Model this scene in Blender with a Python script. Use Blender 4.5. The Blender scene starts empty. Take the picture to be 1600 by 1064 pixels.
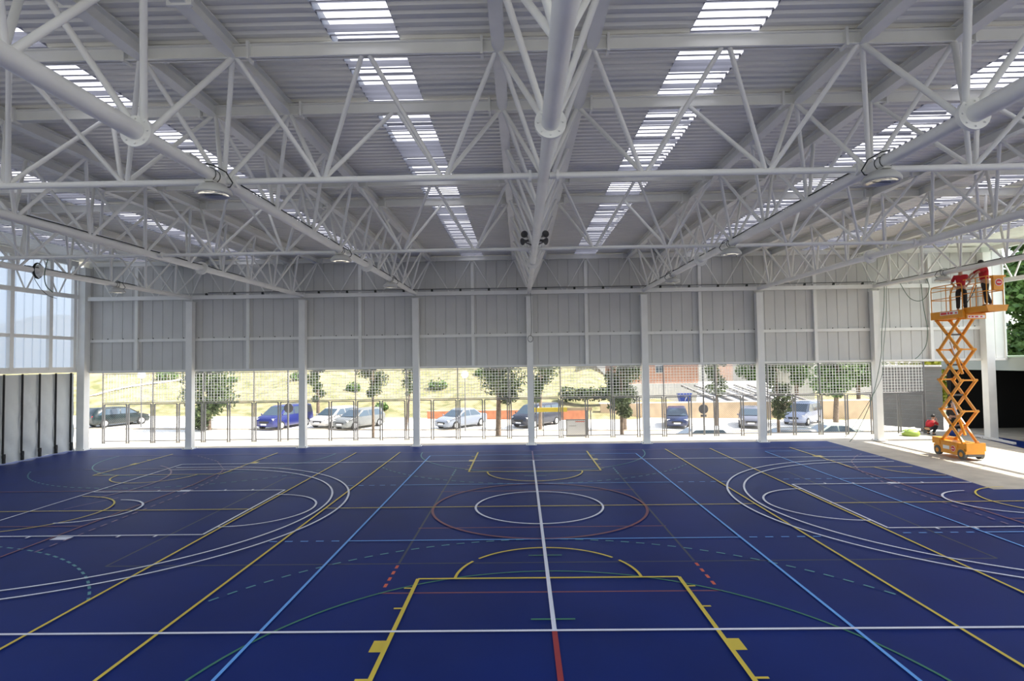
import bpy, math, random
from mathutils import Vector, Matrix
random.seed(7)
PI = math.pi
SC = bpy.context.scene
COL = SC.collection

# ------------------------------------------------------------------ camera
F_PX, YAW, PITCH, ROLL = 898.18, -0.0154, 0.0369, -0.0145
fw = Vector((math.sin(YAW)*math.cos(PITCH), math.cos(YAW)*math.cos(PITCH), math.sin(PITCH)))
r0 = Vector((math.cos(YAW), -math.sin(YAW), 0)); u0 = r0.cross(fw)
rt = math.cos(ROLL)*r0 + math.sin(ROLL)*u0
up = -math.sin(ROLL)*r0 + math.cos(ROLL)*u0
cd = bpy.data.cameras.new('camera'); cam = bpy.data.objects.new('camera', cd); COL.objects.link(cam)
cd.sensor_fit = 'HORIZONTAL'; cd.sensor_width = 36.0; cd.lens = 36.0*F_PX/1600
cd.clip_start = 0.05; cd.clip_end = 600
cam.matrix_world = Matrix(((rt.x, up.x, -fw.x, -0.4431), (rt.y, up.y, -fw.y, -16.3496), (rt.z, up.z, -fw.z, 4.0852), (0, 0, 0, 1)))
SC.camera = cam

# ------------------------------------------------------------------ sky, sun, exposure
w = bpy.data.worlds.new('sky'); SC.world = w; w.use_nodes = True
nt = w.node_tree; bg = nt.nodes['Background']
sky = nt.nodes.new('ShaderNodeTexSky'); sky.sky_type = 'NISHITA'; sky.sun_disc = False
sky.sun_elevation = math.radians(52.5); sky.sun_rotation = math.radians(90); sky.dust_density = 1.5
hs = nt.nodes.new('ShaderNodeHueSaturation'); hs.inputs['Saturation'].default_value = 0.55     # hazy, pale sky
nt.links.new(sky.outputs[0], hs.inputs['Color']); nt.links.new(hs.outputs[0], bg.inputs[0]); bg.inputs[1].default_value = 0.20
sd = bpy.data.lights.new('sun', 'SUN'); sun = bpy.data.objects.new('sun', sd); COL.objects.link(sun)
sd.energy = 5.0; sd.angle = math.radians(0.6); sd.color = (1.0, 0.94, 0.84)
sun.rotation_euler = Vector((-0.767, 0.02, -1.0)).to_track_quat('-Z', 'Y').to_euler()
SC.view_settings.view_transform = 'Standard'; SC.view_settings.look = 'None'
SC.view_settings.exposure = 1.25; SC.view_settings.gamma = 1.0; SC.view_settings.use_curve_mapping = False
SC.cycles.use_denoising = True
SC.cycles.max_bounces = 10; SC.cycles.diffuse_bounces = 6; SC.cycles.transparent_max_bounces = 12
SC.cycles.sample_clamp_indirect = 8.0

# ------------------------------------------------------------------ materials
def mat(name, col, rough=0.5, metal=0.0, noise=0.0, nscale=3.0, bump=0.0, col2=None, spec=0.5, bscale=None):
    m = bpy.data.materials.new(name); m.use_nodes = True
    n = m.node_tree; p = n.nodes['Principled BSDF']
    p.inputs['Base Color'].default_value = (*col, 1); p.inputs['Roughness'].default_value = rough
    p.inputs['Metallic'].default_value = metal; p.inputs['Specular IOR Level'].default_value = spec
    if noise or col2:
        tc = n.nodes.new('ShaderNodeTexCoord'); nz = n.nodes.new('ShaderNodeTexNoise')
        nz.inputs['Scale'].default_value = nscale; nz.inputs['Detail'].default_value = 6
        n.links.new(tc.outputs['Object'], nz.inputs['Vector'])
        rp = n.nodes.new('ShaderNodeValToRGB'); rp.color_ramp.elements[0].position = 0.35; rp.color_ramp.elements[1].position = 0.65
        a = tuple(max(0, c*(1-noise)) for c in col); b = col2 if col2 else tuple(min(1, c*(1+noise)) for c in col)
        rp.color_ramp.elements[0].color = (*a, 1); rp.color_ramp.elements[1].color = (*b, 1)
        n.links.new(nz.outputs[0], rp.inputs[0]); n.links.new(rp.outputs[0], p.inputs['Base Color'])
    if bump:
        tc = n.nodes.new('ShaderNodeTexCoord'); nz = n.nodes.new('ShaderNodeTexNoise')
        nz.inputs['Scale'].default_value = bscale or nscale*4; nz.inputs['Detail'].default_value = 5
        n.links.new(tc.outputs['Object'], nz.inputs['Vector'])
        b = n.nodes.new('ShaderNodeBump'); b.inputs['Strength'].default_value = bump; b.inputs['Distance'].default_value = 0.03
        n.links.new(nz.outputs[0], b.inputs['Height']); n.links.new(b.outputs[0], p.inputs['Normal'])
    return m

def translucent(name, col, f_trans, f_clear=0.0, ccol=(1, 1, 1)):
    m = bpy.data.materials.new(name); m.use_nodes = True; n = m.node_tree
    out = n.nodes['Material Output']; n.nodes.remove(n.nodes['Principled BSDF'])
    d = n.nodes.new('ShaderNodeBsdfDiffuse'); d.inputs[0].default_value = (*col, 1)
    t = n.nodes.new('ShaderNodeBsdfTranslucent'); t.inputs[0].default_value = (*col, 1)
    mx = n.nodes.new('ShaderNodeMixShader'); mx.inputs[0].default_value = f_trans
    n.links.new(d.outputs[0], mx.inputs[1]); n.links.new(t.outputs[0], mx.inputs[2])
    last = mx
    if f_clear:
        c = n.nodes.new('ShaderNodeBsdfTransparent'); c.inputs[0].default_value = (*ccol, 1)
        m2 = n.nodes.new('ShaderNodeMixShader'); m2.inputs[0].default_value = f_clear
        n.links.new(mx.outputs[0], m2.inputs[1]); n.links.new(c.outputs[0], m2.inputs[2]); last = m2
    n.links.new(last.outputs[0], out.inputs[0]); return m

M = {}
M['steel'] = mat('white_paint', (0.82, 0.82, 0.785), 0.42, noise=0.03, nscale=2)
M['deck'] = mat('deck_metal', (0.82, 0.81, 0.755), 0.32, 0.0, noise=0.03, nscale=0.9)
M['milky'] = translucent('milky_polycarbonate', (0.27, 0.275, 0.31), 0.72)
M['clear'] = translucent('clear_polycarbonate', (0.52, 0.53, 0.58), 0.75)
M['panel'] = mat('wall_panel', (0.60, 0.60, 0.58), 0.5, noise=0.03, nscale=0.8)
M['wallclear'] = translucent('wall_polycarbonate', (0.46, 0.535, 0.66), 0.8, 0.10, (0.92, 0.95, 1.0))
M['tarp'] = mat('grey_tarpaulin', (0.58, 0.61, 0.61), 0.38, bump=0.9, nscale=0.6, bscale=1.6)
M['black'] = mat('black_rubber', (0.015, 0.015, 0.016), 0.6)
M['court'] = mat('blue_court', (0.0030, 0.0200, 0.155), 0.5, noise=0.12, nscale=0.35, spec=0.11)
M['white'] = mat('white_line', (0.86, 0.88, 0.95), 0.5)
M['yellow'] = mat('yellow_line', (0.76, 0.58, 0.06), 0.5)
M['sky'] = mat('light_blue_line', (0.14, 0.42, 0.92), 0.5)
M['red'] = mat('red_line', (0.22, 0.06, 0.08), 0.5)
M['scarlet'] = mat('scarlet_line', (0.36, 0.03, 0.035), 0.5)
M['purple'] = mat('mauve_line', (0.22, 0.13, 0.24), 0.5)
M['green'] = mat('green_line', (0.035, 0.20, 0.12), 0.5)
M['teal'] = mat('teal_line', (0.10, 0.32, 0.34), 0.5)
M['darkline'] = mat('dark_line', (0.030, 0.042, 0.075), 0.5)
M['orange'] = mat('orange_dash', (0.70, 0.12, 0.05), 0.5)
M['slab'] = mat('concrete_slab', (0.52, 0.465, 0.375), 0.75, noise=0.12, nscale=1.2, bump=0.1)
M['road'] = mat('pale_road', (0.82, 0.79, 0.72), 0.85, noise=0.06, nscale=0.5)
M['added_dark'] = mat('added_dark_ground', (0.18, 0.18, 0.17), 0.9, noise=0.2, nscale=2)  # dark tone for the unseen ground added behind the camera
M['kerb'] = mat('kerb_stone', (0.46, 0.38, 0.28), 0.8, noise=0.2, nscale=4)
M['hill'] = mat('dry_grass', (0.36, 0.295, 0.165), 0.9, noise=0.0, nscale=1.1, col2=(0.15, 0.155, 0.06), bump=0.6, bscale=2.5)
M['dirt'] = mat('pale_dirt', (0.80, 0.72, 0.58), 0.9, noise=0.1, nscale=1)
M['trunk'] = mat('pine_bark', (0.20, 0.15, 0.11), 0.9, noise=0.3, nscale=8, bump=0.5)
M['pine'] = mat('pine_needles', (0.030, 0.056, 0.018), 0.7, col2=(0.095, 0.13, 0.04), nscale=2.0)
M['leaf'] = mat('green_leaves', (0.045, 0.10, 0.02), 0.6, col2=(0.15, 0.25, 0.06), nscale=1.5)
M['yleaf'] = mat('yellow_blossom', (0.55, 0.50, 0.04), 0.6, col2=(0.30, 0.36, 0.04), nscale=1.6)
M['fence'] = mat('galvanised_steel', (0.19, 0.19, 0.195), 0.5, metal=0.2)
M['rope'] = mat('white_rope', (0.85, 0.85, 0.82), 0.7)
M['lift'] = mat('lift_orange', (0.75, 0.30, 0.015), 0.4, noise=0.05, nscale=4)
M['liftdark'] = mat('lift_grey', (0.10, 0.10, 0.10), 0.6)
M['tyre'] = mat('tyre_grey', (0.10, 0.10, 0.095), 0.8)
M['signred'] = mat('sign_red', (0.62, 0.02, 0.02), 0.5)
M['signwhite'] = mat('sign_white', (0.8, 0.8, 0.8), 0.5)
M['skin'] = mat('skin', (0.45, 0.25, 0.17), 0.6)
M['shirt'] = mat('red_shirt', (0.42, 0.010, 0.018), 0.8, noise=0.15, nscale=6)
M['trouser'] = mat('dark_trousers', (0.022, 0.022, 0.024), 0.85, noise=0.3, nscale=8)
M['hair'] = mat('dark_hair', (0.012, 0.010, 0.008), 0.6)
M['brick'] = None
M['whitewall'] = mat('white_wall', (0.75, 0.73, 0.70), 0.8, noise=0.05, nscale=1)
M['beige'] = mat('beige_wall', (0.55, 0.42, 0.28), 0.85, noise=0.12, nscale=1)
M['brickred'] = mat('orange_brick_wall', (0.52, 0.20, 0.10), 0.85, noise=0.15, nscale=3)
M['block'] = mat('grey_block_wall', (0.20, 0.19, 0.18), 0.85, noise=0.08, nscale=1.5)
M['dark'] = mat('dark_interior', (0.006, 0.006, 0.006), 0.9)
M['fascia'] = mat('grey_green_fascia', (0.26, 0.29, 0.27), 0.6)
M['rooftop'] = mat('green_roofing', (0.35, 0.46, 0.36), 0.7)
M['glass'] = mat('car_glass', (0.05, 0.08, 0.11), 0.08, spec=0.8)
M['hub'] = mat('wheel_trim', (0.62, 0.62, 0.62), 0.35, metal=0.3)
M['lampglass'] = mat('lamp_glass', (0.75, 0.75, 0.66), 0.15, metal=0.5)
M['lampbody'] = mat('lamp_housing', (0.55, 0.55, 0.52), 0.45)
M['globe'] = mat('opal_globe', (0.85, 0.85, 0.85), 0.3)
M['cable'] = mat('dark_cable', (0.02, 0.025, 0.02), 0.6)
M['gcable'] = mat('green_cable', (0.10, 0.16, 0.12), 0.6)
M['conduit'] = mat('grey_conduit', (0.45, 0.45, 0.45), 0.45)
M['blueplastic'] = mat('blue_plastic', (0.02, 0.06, 0.32), 0.5)
M['greenplastic'] = mat('green_plastic', (0.30, 0.42, 0.08), 0.5)

def brick_mat():
    m = bpy.data.materials.new('red_brick'); m.use_nodes = True; n = m.node_tree; p = n.nodes['Principled BSDF']
    tc = n.nodes.new('ShaderNodeTexCoord'); mp = n.nodes.new('ShaderNodeMapping'); mp.inputs['Rotation'].default_value = (PI/2, 0, 0)
    b = n.nodes.new('ShaderNodeTexBrick'); b.inputs['Color1'].default_value = (0.55, 0.24, 0.13, 1); b.inputs['Color2'].default_value = (0.46, 0.19, 0.10, 1)
    b.inputs['Mortar'].default_value = (0.62, 0.55, 0.48, 1); b.inputs['Scale'].default_value = 1.6
    n.links.new(tc.outputs['Object'], mp.inputs[0]); n.links.new(mp.outputs[0], b.inputs[0]); n.links.new(b.outputs[0], p.inputs['Base Color'])
    p.inputs['Roughness'].default_value = 0.9
    return m
M['brick'] = brick_mat()

# ------------------------------------------------------------------ mesh helpers
class MB:
    def __init__(s): s.v = []; s.f = []; s.mi = []; s.m = []; s.sm = []
    def midx(s, m):
        if m not in s.m: s.m.append(m)
        return s.m.index(m)
    def add(s, vs, fs, m, smooth=False):
        o = len(s.v); i = s.midx(m); s.v += [tuple(v) for v in vs]
        for f in fs: s.f.append(tuple(a+o for a in f)); s.mi.append(i); s.sm.append(smooth)
    def box(s, x0, x1, y0, y1, z0, z1, m):
        s.add([(x0, y0, z0), (x1, y0, z0), (x1, y1, z0), (x0, y1, z0), (x0, y0, z1), (x1, y0, z1), (x1, y1, z1), (x0, y1, z1)],
              [(3, 2, 1, 0), (4, 5, 6, 7), (0, 1, 5, 4), (1, 2, 6, 5), (2, 3, 7, 6), (3, 0, 4, 7)], m); return s
    def beam(s, p, q, wd, h, m, upv=(0, 0, 1)):
        p, q = Vector(p), Vector(q); d = (q-p).normalized(); upv = Vector(upv)
        if abs(d.dot(upv)) > 0.99: upv = Vector((1, 0, 0))
        a = d.cross(upv).normalized()*wd/2; b = a.cross(d).normalized()*h/2
        vs = [p-a-b, p+a-b, p+a+b, p-a+b, q-a-b, q+a-b, q+a+b, q-a+b]
        s.add(vs, [(0, 1, 2, 3), (7, 6, 5, 4), (1, 0, 4, 5), (2, 1, 5, 6), (3, 2, 6, 7), (0, 3, 7, 4)], m); return s
    def tube(s, pts, r, m, n=10, closed=False, cap=True):
        pts = [Vector(p) for p in pts]; N = len(pts); rs = r if isinstance(r, (list, tuple)) else [r]*N
        t0 = (pts[1]-pts[0]).normalized(); ref = Vector((0, 0, 1)) if abs(t0.z) < 0.9 else Vector((1, 0, 0))
        a = t0.cross(ref).normalized(); vs = []
        for i in range(N):
            if closed: t = (pts[(i+1) % N]-pts[i-1]).normalized()
            else: t = (pts[min(i+1, N-1)]-pts[max(i-1, 0)]).normalized()
            a = (a - t*a.dot(t)).normalized(); b = t.cross(a)
            for k in range(n):
                an = 2*PI*k/n; vs.append(pts[i]+(a*math.cos(an)+b*math.sin(an))*rs[i])
        fs = []
        for i in range(N if closed else N-1):
            j = (i+1) % N
            for k in range(n): fs.append((i*n+k, i*n+(k+1) % n, j*n+(k+1) % n, j*n+k))
        s.add(vs, fs, m, True)
        if cap and not closed:
            s.add(vs[:n], [tuple(range(n-1, -1, -1))], m); s.add(vs[-n:], [tuple(range(n))], m)
        return s
    def lathe(s, prof, c, m, n=20, axis=(0, 0, 1)):
        ax = Vector(axis).normalized(); ref = Vector((1, 0, 0)) if abs(ax.x) < 0.9 else Vector((0, 1, 0))
        a = ax.cross(ref).normalized(); b = ax.cross(a); c = Vector(c); vs = []
        for (r, h) in prof:
            for k in range(n):
                an = 2*PI*k/n; vs.append(c+ax*h+(a*math.cos(an)+b*math.sin(an))*r)
        fs = [(i*n+k, i*n+(k+1) % n, (i+1)*n+(k+1) % n, (i+1)*n+k) for i in range(len(prof)-1) for k in range(n)]
        s.add(vs, fs, m, True); return s
    def prism(s, poly, d, m):
        d = Vector(d); n = len(poly); vs = [Vector(p) for p in poly]+[Vector(p)+d for p in poly]
        fs = [tuple(range(n-1, -1, -1)), tuple(range(n, 2*n))]+[(i, (i+1) % n, n+(i+1) % n, n+i) for i in range(n)]
        s.add(vs, fs, m); return s
    def build(s, name, parent=None, loc=None):
        me = bpy.data.meshes.new(name)
        vs = s.v
        if loc is not None: vs = [(x-loc[0], y-loc[1], z-loc[2]) for x, y, z in vs]
        me.from_pydata(vs, [], s.f)
        for k in s.m: me.materials.append(M[k] if isinstance(k, str) else k)
        me.polygons.foreach_set('material_index', s.mi); me.polygons.foreach_set('use_smooth', s.sm); me.update()
        o = bpy.data.objects.new(name, me); COL.objects.link(o)
        if loc is not None and parent is None: o.location = loc
        if parent is not None: o.parent = parent
        return o

def part(name, mb, parent, root):      # geometry given in world space; root carries the location
    L = root.location; R = root.matrix_basis.inverted()
    mb.v = [tuple(R @ Vector(v)) for v in mb.v]
    return mb.build(name, parent)
def thing(name, label, cat, loc=(0, 0, 0), rz=0, group=None):
    o = bpy.data.objects.new(name, None); COL.objects.link(o); o.location = loc; o.rotation_euler = (0, 0, rz)
    o.empty_display_size = 0.2
    return tag(o, label, cat, group)
def tag(o, label, cat, group=None, kind=None):
    o['label'] = label; o['category'] = cat
    if group: o['group'] = group
    if kind: o['kind'] = kind
    return o
def struct(name, mb, label=None):
    o = mb.build(name); o['kind'] = 'structure'
    if label: o['label'] = label
    return o
def copy_tree(o, parent=None):
    c = o.copy(); COL.objects.link(c)
    if parent is not None: c.parent = parent
    for ch in list(o.children): copy_tree(ch, c)
    return c

# ------------------------------------------------------------------ key dimensions
B = 5.65; SL = 0.011
def zc(y): return 7.395+SL*y          # bottom chord axis
def zt(y): return 9.015+SL*y          # underside of top chords
def zd(y): return 9.30+SL*y           # roof deck
T1, T2, WY = -6.41, 0.49, 12.1
PN = 2.15; HW = 0.727

# ------------------------------------------------------------------ floor and court markings
fl = MB()
fl.prism([(-22.9, -17.9, -0.02), (21.0, -17.9, -0.02), (21.0, 1.5, -0.02), (13.85, 1.5, -0.02), (14.05, 3.1, -0.02), (14.2, 4.8, -0.02), (14.25, 7.5, -0.02), (14.4, 12.1, -0.02), (-22.9, 12.25, -0.02)], (0, 0, 0.02), 'court')
LZ = [0.0015]
def strip(pts, wd, m, closed=False):
    LZ[0] += 0.00006; z = LZ[0]; P = [Vector((p[0], p[1], 0)) for p in pts]; N = len(P); vs = []
    for i in range(N):
        if closed: a, b = P[i-1], P[(i+1) % N]
        else: a, b = P[max(i-1, 0)], P[min(i+1, N-1)]
        t = (b-a).normalized(); n = Vector((-t.y, t.x, 0))*wd/2
        vs += [(P[i].x+n.x, P[i].y+n.y, z), (P[i].x-n.x, P[i].y-n.y, z)]
    K = N if closed else N-1
    fl.add(vs, [(2*i, 2*i+1, (2*((i+1) % N))+1, 2*((i+1) % N)) for i in range(K)], m)
def ln(x0, y0, x1, y1, m, wd=0.05): strip([(x0, y0), (x1, y1)], wd, m)
def dash(pts, m, wd=0.05, on=0.17, off=0.17):
    # walks along a polyline
    seg = []; acc = 0; cur = [pts[0]]; draw = True
    for i in range(len(pts)-1):
        a = Vector(pts[i]); b = Vector(pts[i+1]); L = (b-a).length; pos = 0
        while L-pos > 1e-9:
            need = (on if draw else off)-acc; stp = min(need, L-pos); pos += stp; acc += stp
            p = a+(b-a)*(pos/L)
            if draw: cur.append((p.x, p.y))
            if acc >= (on if draw else off)-1e-9:
                if draw and len(cur) > 1: strip(cur, wd, m)
                draw = not draw; acc = 0; cur = [(p.x, p.y)]
def arcp(cx, cy, r, a0, a1, n=40): return [(cx+r*math.cos(math.radians(a0+(a1-a0)*i/n)), cy+r*math.sin(math.radians(a0+(a1-a0)*i/n))) for i in range(n+1)]
def arc(cx, cy, r, a0, a1, m, wd=0.05, n=48): strip(arcp(cx, cy, r, a0, a1, n), wd, m)
def clip(p, f):
    return [q for q in p if f(*q)]
# dark lines of the long volleyball court
for s in (-1, 1):
    ln(-9.05, 4.5*s, 9.05, 4.5*s, 'darkline'); ln(9.05*s, -4.5, 9.05*s, 4.5, 'darkline'); ln(3.0*s, -4.5, 3.0*s, 4.5, 'darkline', 0.05)
    for t in (-1, 1): dash([(3.0*s, 4.6*t), (3.0*s, 6.0*t)], 'orange' if t < 0 else 'teal', 0.06, 0.17, 0.15)
    ln(-3.05, 2.0*s, 3.05, 2.0*s, 'red'); ln(-3.05, 6.0*s, 3.05, 6.0*s, 'red')
# green 5 m areas and dashed 7 m arcs of the three cross courts
for cx in (-14, 0):
    for s in (-1, 1):
        P = arcp(cx, 10*s, 5.0, 180, 360, 60) if s > 0 else arcp(cx, -10, 5.0, 180, 0, 60)
        P = clip(P, lambda x, y: x < 13.9 and (x > -20))
        if len(P) > 3: strip(P, 0.045, 'green' if s < 0 else 'teal')
        P = arcp(cx, 10*s, 7.0, 180, 360, 90) if s > 0 else arcp(cx, -10, 7.0, 180, 0, 90)
        P = clip(P, lambda x, y: abs(x-cx) < 5.97 and x < 13.9)
        if len(P) > 3: dash(P, 'teal', 0.05, 0.18, 0.16)
for y in (-4.1, -7.1): ln(-0.35, y, 0.35, y, 'green', 0.05)
for y in (4.3, 8.6): ln(-0.4, y, 0.4, y, 'teal', 0.04)
# light blue volleyball courts (crosswise)
for s in (-1, 1):
    ln(4.5*s, -17, 4.5*s, 9, 'sky', 0.055); ln(-4.5, 3*s, 4.5, 3*s, 'sky', 0.05); ln(-4.5, 9*s, 4.5, 9*s, 'sky', 0.05)
    for t in (-1, 1): dash([(4.7*t, 3*s), (6.6*t, 3*s)], 'sky', 0.05, 0.18, 0.18)
ln(10.15, -9, 10.15, 9.1, 'sky', 0.05)
for y in (-2.8, 3.25): ln(10.15, y, 13.9 if y > 0 else 19, y, 'sky', 0.05); dash([(8.3, y), (10.1, y)], 'sky', 0.05, 0.18, 0.18)
ln(10.15, 9.1, 13.9, 9.1, 'sky', 0.05)
# indoor football and handball marks, red and mauve
ln(-20, 10, 14.0, 10, 'purple', 0.05); ln(0, 7.5, 0, 10, 'purple', 0.06); ln(0, -7.5, 0, -10, 'scarlet', 0.08)
arc(0, 0, 2.97, 0, 360, 'red', 0.07, 90)
for s in (-1, 1):
    if s < 0:
        strip([(-11.8, -6.0), (-11.8, 3.5), (-12.1, 6.2)], 0.05, 'red'); ln(-18, -1.55, -11.8, -1.55, 'red'); ln(-18, 2.6, -11.8, 2.6, 'red')
        ln(-18, 6.6, -9.6, 6.4, 'purple'); strip(arcp(-18.0, 3.5, 4.6, 55, -25, 40), 0.06, 'purple')
        dash([(-11.3, -3.6), (-11.3, 2.2), (-11.55, 4.5), (-12.3, 6.4), (-13.5, 8.2), (-15.4, 9.9)], 'purple', 0.05, 0.22, 0.18)
    else:
        strip([(11.62, -4), (11.62, 5.6)], 0.05, 'red'); ln(11.62, -1.72, 19, -1.72, 'red'); ln(11.62, 2.39, 13.8, 2.39, 'red')
        dash([(11.2, -2.2), (11.2, 2.5), (11.6, 4.6), (12.35, 6.4), (13.3, 7.7), (13.95, 8.3)], 'purple', 0.05, 0.22, 0.18)
ln(-13.7, 0.2, -13.1, 1.6, 'purple', 0.04)
# yellow cross basketball courts
for a, b in ((-20, -8.05), (-6.05, 6.05), (8.05, 19)): ln(a, 0, b, 0, 'yellow', 0.05)
for x in (-8.08, -6.05, 6.05, 8.08): ln(x, -17, x, 10.1, 'yellow', 0.055)
def key(cx, s, ysl, yend, m, wd=0.06, w2=2.45):
    ln(cx-w2, ysl, cx+w2, ysl, m, wd)
    for t in (-1, 1):
        x = cx+w2*t; ln(x, ysl, x, yend, m, wd*1.15)
        for dy in (0.45, 1.3): ln(x, ysl+s*dy, x+0.17*t, ysl+s*dy, m, 0.05)
        y = ysl+s*2.35; fl.add([(x, y-0.02, 0.004), (x+0.22*t, y-0.02, 0.004), (x+0.22*t, y+0.36*s, 0.004), (x, y+0.36*s, 0.004)], [(0, 1, 2, 3)], m)
        ln(x, ysl+s*3.45, x+0.2*t, ysl+s*3.45, m, 0.05)
key(0, -1, -5.38, -10.4, 'yellow'); key(0, 1, 5.15, 9.75, 'yellow')
for s, y in ((-1, -5.38), (1, 5.15)):
    if s < 0:
        arc(0, y, 1.75, 0, 32, 'yellow', 0.055); arc(0, y, 1.75, 38, 142, 'yellow', 0.055); arc(0, y, 1.75, 148, 180, 'yellow', 0.055)
    else: arc(0, y, 1.75, 180, 360, 'yellow', 0.055)
key(-14.25, 1, 5.3, 10.3, 'yellow', 0.05); arc(-14.2, 5.3, 1.5, 180, 360, 'yellow')
ln(11.68, 5.2, 11.68, 10.1, 'yellow', 0.06); ln(11.68, 5.2, 13.9, 5.2, 'yellow'); arc(14.1, 5.2, 1.6, 180, 265, 'yellow')
fl.box(11.6, 11.95, 7.55, 7.95, 0.002, 0.004, 'yellow')
arc(-14.4, -0.2, 2.0, -90, 90, 'yellow'); arc(14.35, 0, 1.75, 90, 270, 'yellow')
# white long basketball court
for y in (-7.5, 7.5): ln(-14.6, y, 14.15 if y > 0 else 18, y, 'white', 0.06)
ln(0, -7.5, 0, 7.5, 'white', 0.07); ln(-14.45, -7.5, -14.6, 7.5, 'white', 0.05)
ln(15.2, 1.4, 15.4, -7.5, 'white', 0.06)
arc(0, 0, 1.78, 0, 360, 'white', 0.06, 80)
for s in (-1, 1):
    e = 14.5*s
    ln(8.2*s, -2.42, 8.2*s, 2.42, 'white', 0.06)
    for t in (-1, 1):
        ln(8.2*s, 2.42*t, (14.5 if s < 0 or t < 0 else 13.9)*s, 2.42*t, 'white', 0.06)
        for x in (9.3, 10.2, 12.4): ln(x*s, 2.42*t, x*s, 2.42*t+0.15*t, 'white', 0.06)
        fl.box(min(11.35*s, 11.75*s), max(11.35*s, 11.75*s), min(2.42*t, 2.66*t), max(2.42*t, 2.66*t), 0.002, 0.004, 'white')
    for rr, ax in ((6.75, 5.68), (6.25, 6.18)):
        x0 = ax+rr; lim = 13.9
        P = [(s*(x0-rr*math.cos(math.radians(a))), rr*math.sin(math.radians(a))) for a in range(-90, 91, 2)]
        P = [(s*14.4, -rr)]+P+[(s*(14.4 if s < 0 else 13.9), rr)]
        strip(P, 0.06, 'white')
    arc(8.2*s, 0, 1.78, 90 if s > 0 else -90, 270 if s > 0 else 90, 'white', 0.06)
    arc(12.8*s, 0, 1.28, 90 if s > 0 else -90, 270 if s > 0 else 90, 'white', 0.06)
struct('floor', fl, 'blue sports court floor with many coloured court lines')

g = MB()
g.prism([(-45, -17.9, -0.2), (23.2, -17.9, -0.2), (23.2, 15.5, -0.2), (-45, 15.5, -0.2)], (0, 0, 0.17), 'slab')
struct('ground', g, 'pale concrete slab around the court')
g = MB(); g.box(-60, 60, -70, -17.95, -0.3, -0.05, 'added_dark'); struct('ground_rear_added', g, 'unseen dark ground added behind the viewer')  # unseen, added dark so less light bounces up to the near roof
g = MB()
def zr(x, y): return -1.49-0.02*x+0.02*y
g.add([(-90, 15.4, zr(-90, 15.4)), (70, 15.4, zr(70, 15.4)), (70, 37, zr(70, 37)), (-90, 37, zr(-90, 37))], [(0, 1, 2, 3)], 'road')
struct('road', g, 'pale sunlit road beyond the fence')
g = MB()
g.prism([(-60, 24.2, zr(-60, 24.2)-0.1), (30, 26.8, zr(30, 26.8)-0.1), (30, 27.0, zr(30, 27)-0.1), (-60, 24.4, zr(-60, 24.4)-0.1)], (0, 0, 0.16), 'kerb')
struct('kerb', g, 'tan kerb line along the road')
g = MB()   # blue mat and pale kerb outside on the right
g.prism([(20.2, 4.0, -0.02), (23.1, 4.0, -0.02), (23.1, 13.0, -0.02), (22.35, 13.0, -0.02)], (0, 0, 0.024), 'court')
struct('floor_outer', g, 'blue surface outside the open right side')
g = MB(); g.beam((22.3, 13.0, 0.06), (21.85, 10.2, 0.06), 0.14, 0.1, 'whitewall'); struct('kerb_white', g, 'white kerb on the blue surface at right')

# ------------------------------------------------------------------ roof deck and skylights
def deck_profile(y0, y1, pitch=0.215, h=0.042):
    ys = []; y = y0
    while y < y1:
        ys += [(y, 0), (y+0.09, 0), (y+0.12, h), (y+0.185, h)]; y += pitch
    ys.append((y1, 0)); return ys
prof = deck_profile(-18.0, 12.75)
def deck(mb, x0, x1, mfun):
    vs = []
    for (y, h) in prof: vs += [(x0, y, zd(y)+h), (x1, y, zd(y)+h)]
    for i in range(len(prof)-1): mb.add([vs[2*i], vs[2*i+1], vs[2*i+3], vs[2*i+2]], [(0, 1, 2, 3)], mfun(i))
dk = MB(); edges = [-23.15]
sky_x = []
for k in range(-4, 4):
    c = (k+0.5)*B; sky_x.append((c-0.54, c+0.54)); edges += [c-0.54, c+0.54]
edges.append(23.15)
for i in range(0, len(edges), 2): deck(dk, edges[i], edges[i+1], lambda i: 'deck')
struct('ceiling', dk, 'grey corrugated metal roof deck')
rnd = random.Random(3)
for n, (a, b) in enumerate(sky_x):
    mb = MB(); rg = random.Random(20+n); cnt_ = 0; gap = 0
    for i in range(len(prof)-1):
        if i % 4 == 0:
            cnt_ += 1; gap = rg.random() < 0.62
        if gap and i % 4 in (0, 3): continue           # slot in the liner
        (y0, h0), (y1, h1) = prof[i], prof[i+1]
        mb.add([(a, y0, zd(y0)+h0), (b, y0, zd(y0)+h0), (b, y1, zd(y1)+h1), (a, y1, zd(y1)+h1)], [(0, 1, 2, 3)], 'milky')
    U = 0.2; Y0, Y1 = -18.0, 12.7
    mb.add([(a, Y0, zd(Y0)+U), (b, Y0, zd(Y0)+U), (b, Y1, zd(Y1)+U), (a, Y1, zd(Y1)+U)], [(0, 1, 2, 3)], 'clear')
    for x in (a, b): mb.add([(x, Y0, zd(Y0)), (x, Y1, zd(Y1)), (x, Y1, zd(Y1)+U), (x, Y0, zd(Y0)+U)], [(0, 1, 2, 3)], 'milky')
    y = -17.5
    while y < 12.5: mb.beam((a, y, zd(y)+U-0.03), (b, y, zd(y)+U-0.03), 0.04, 0.04, 'milky'); y += 1.15
    struct('window_%d' % (n+1), mb, 'translucent ribbed skylight strip')
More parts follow.
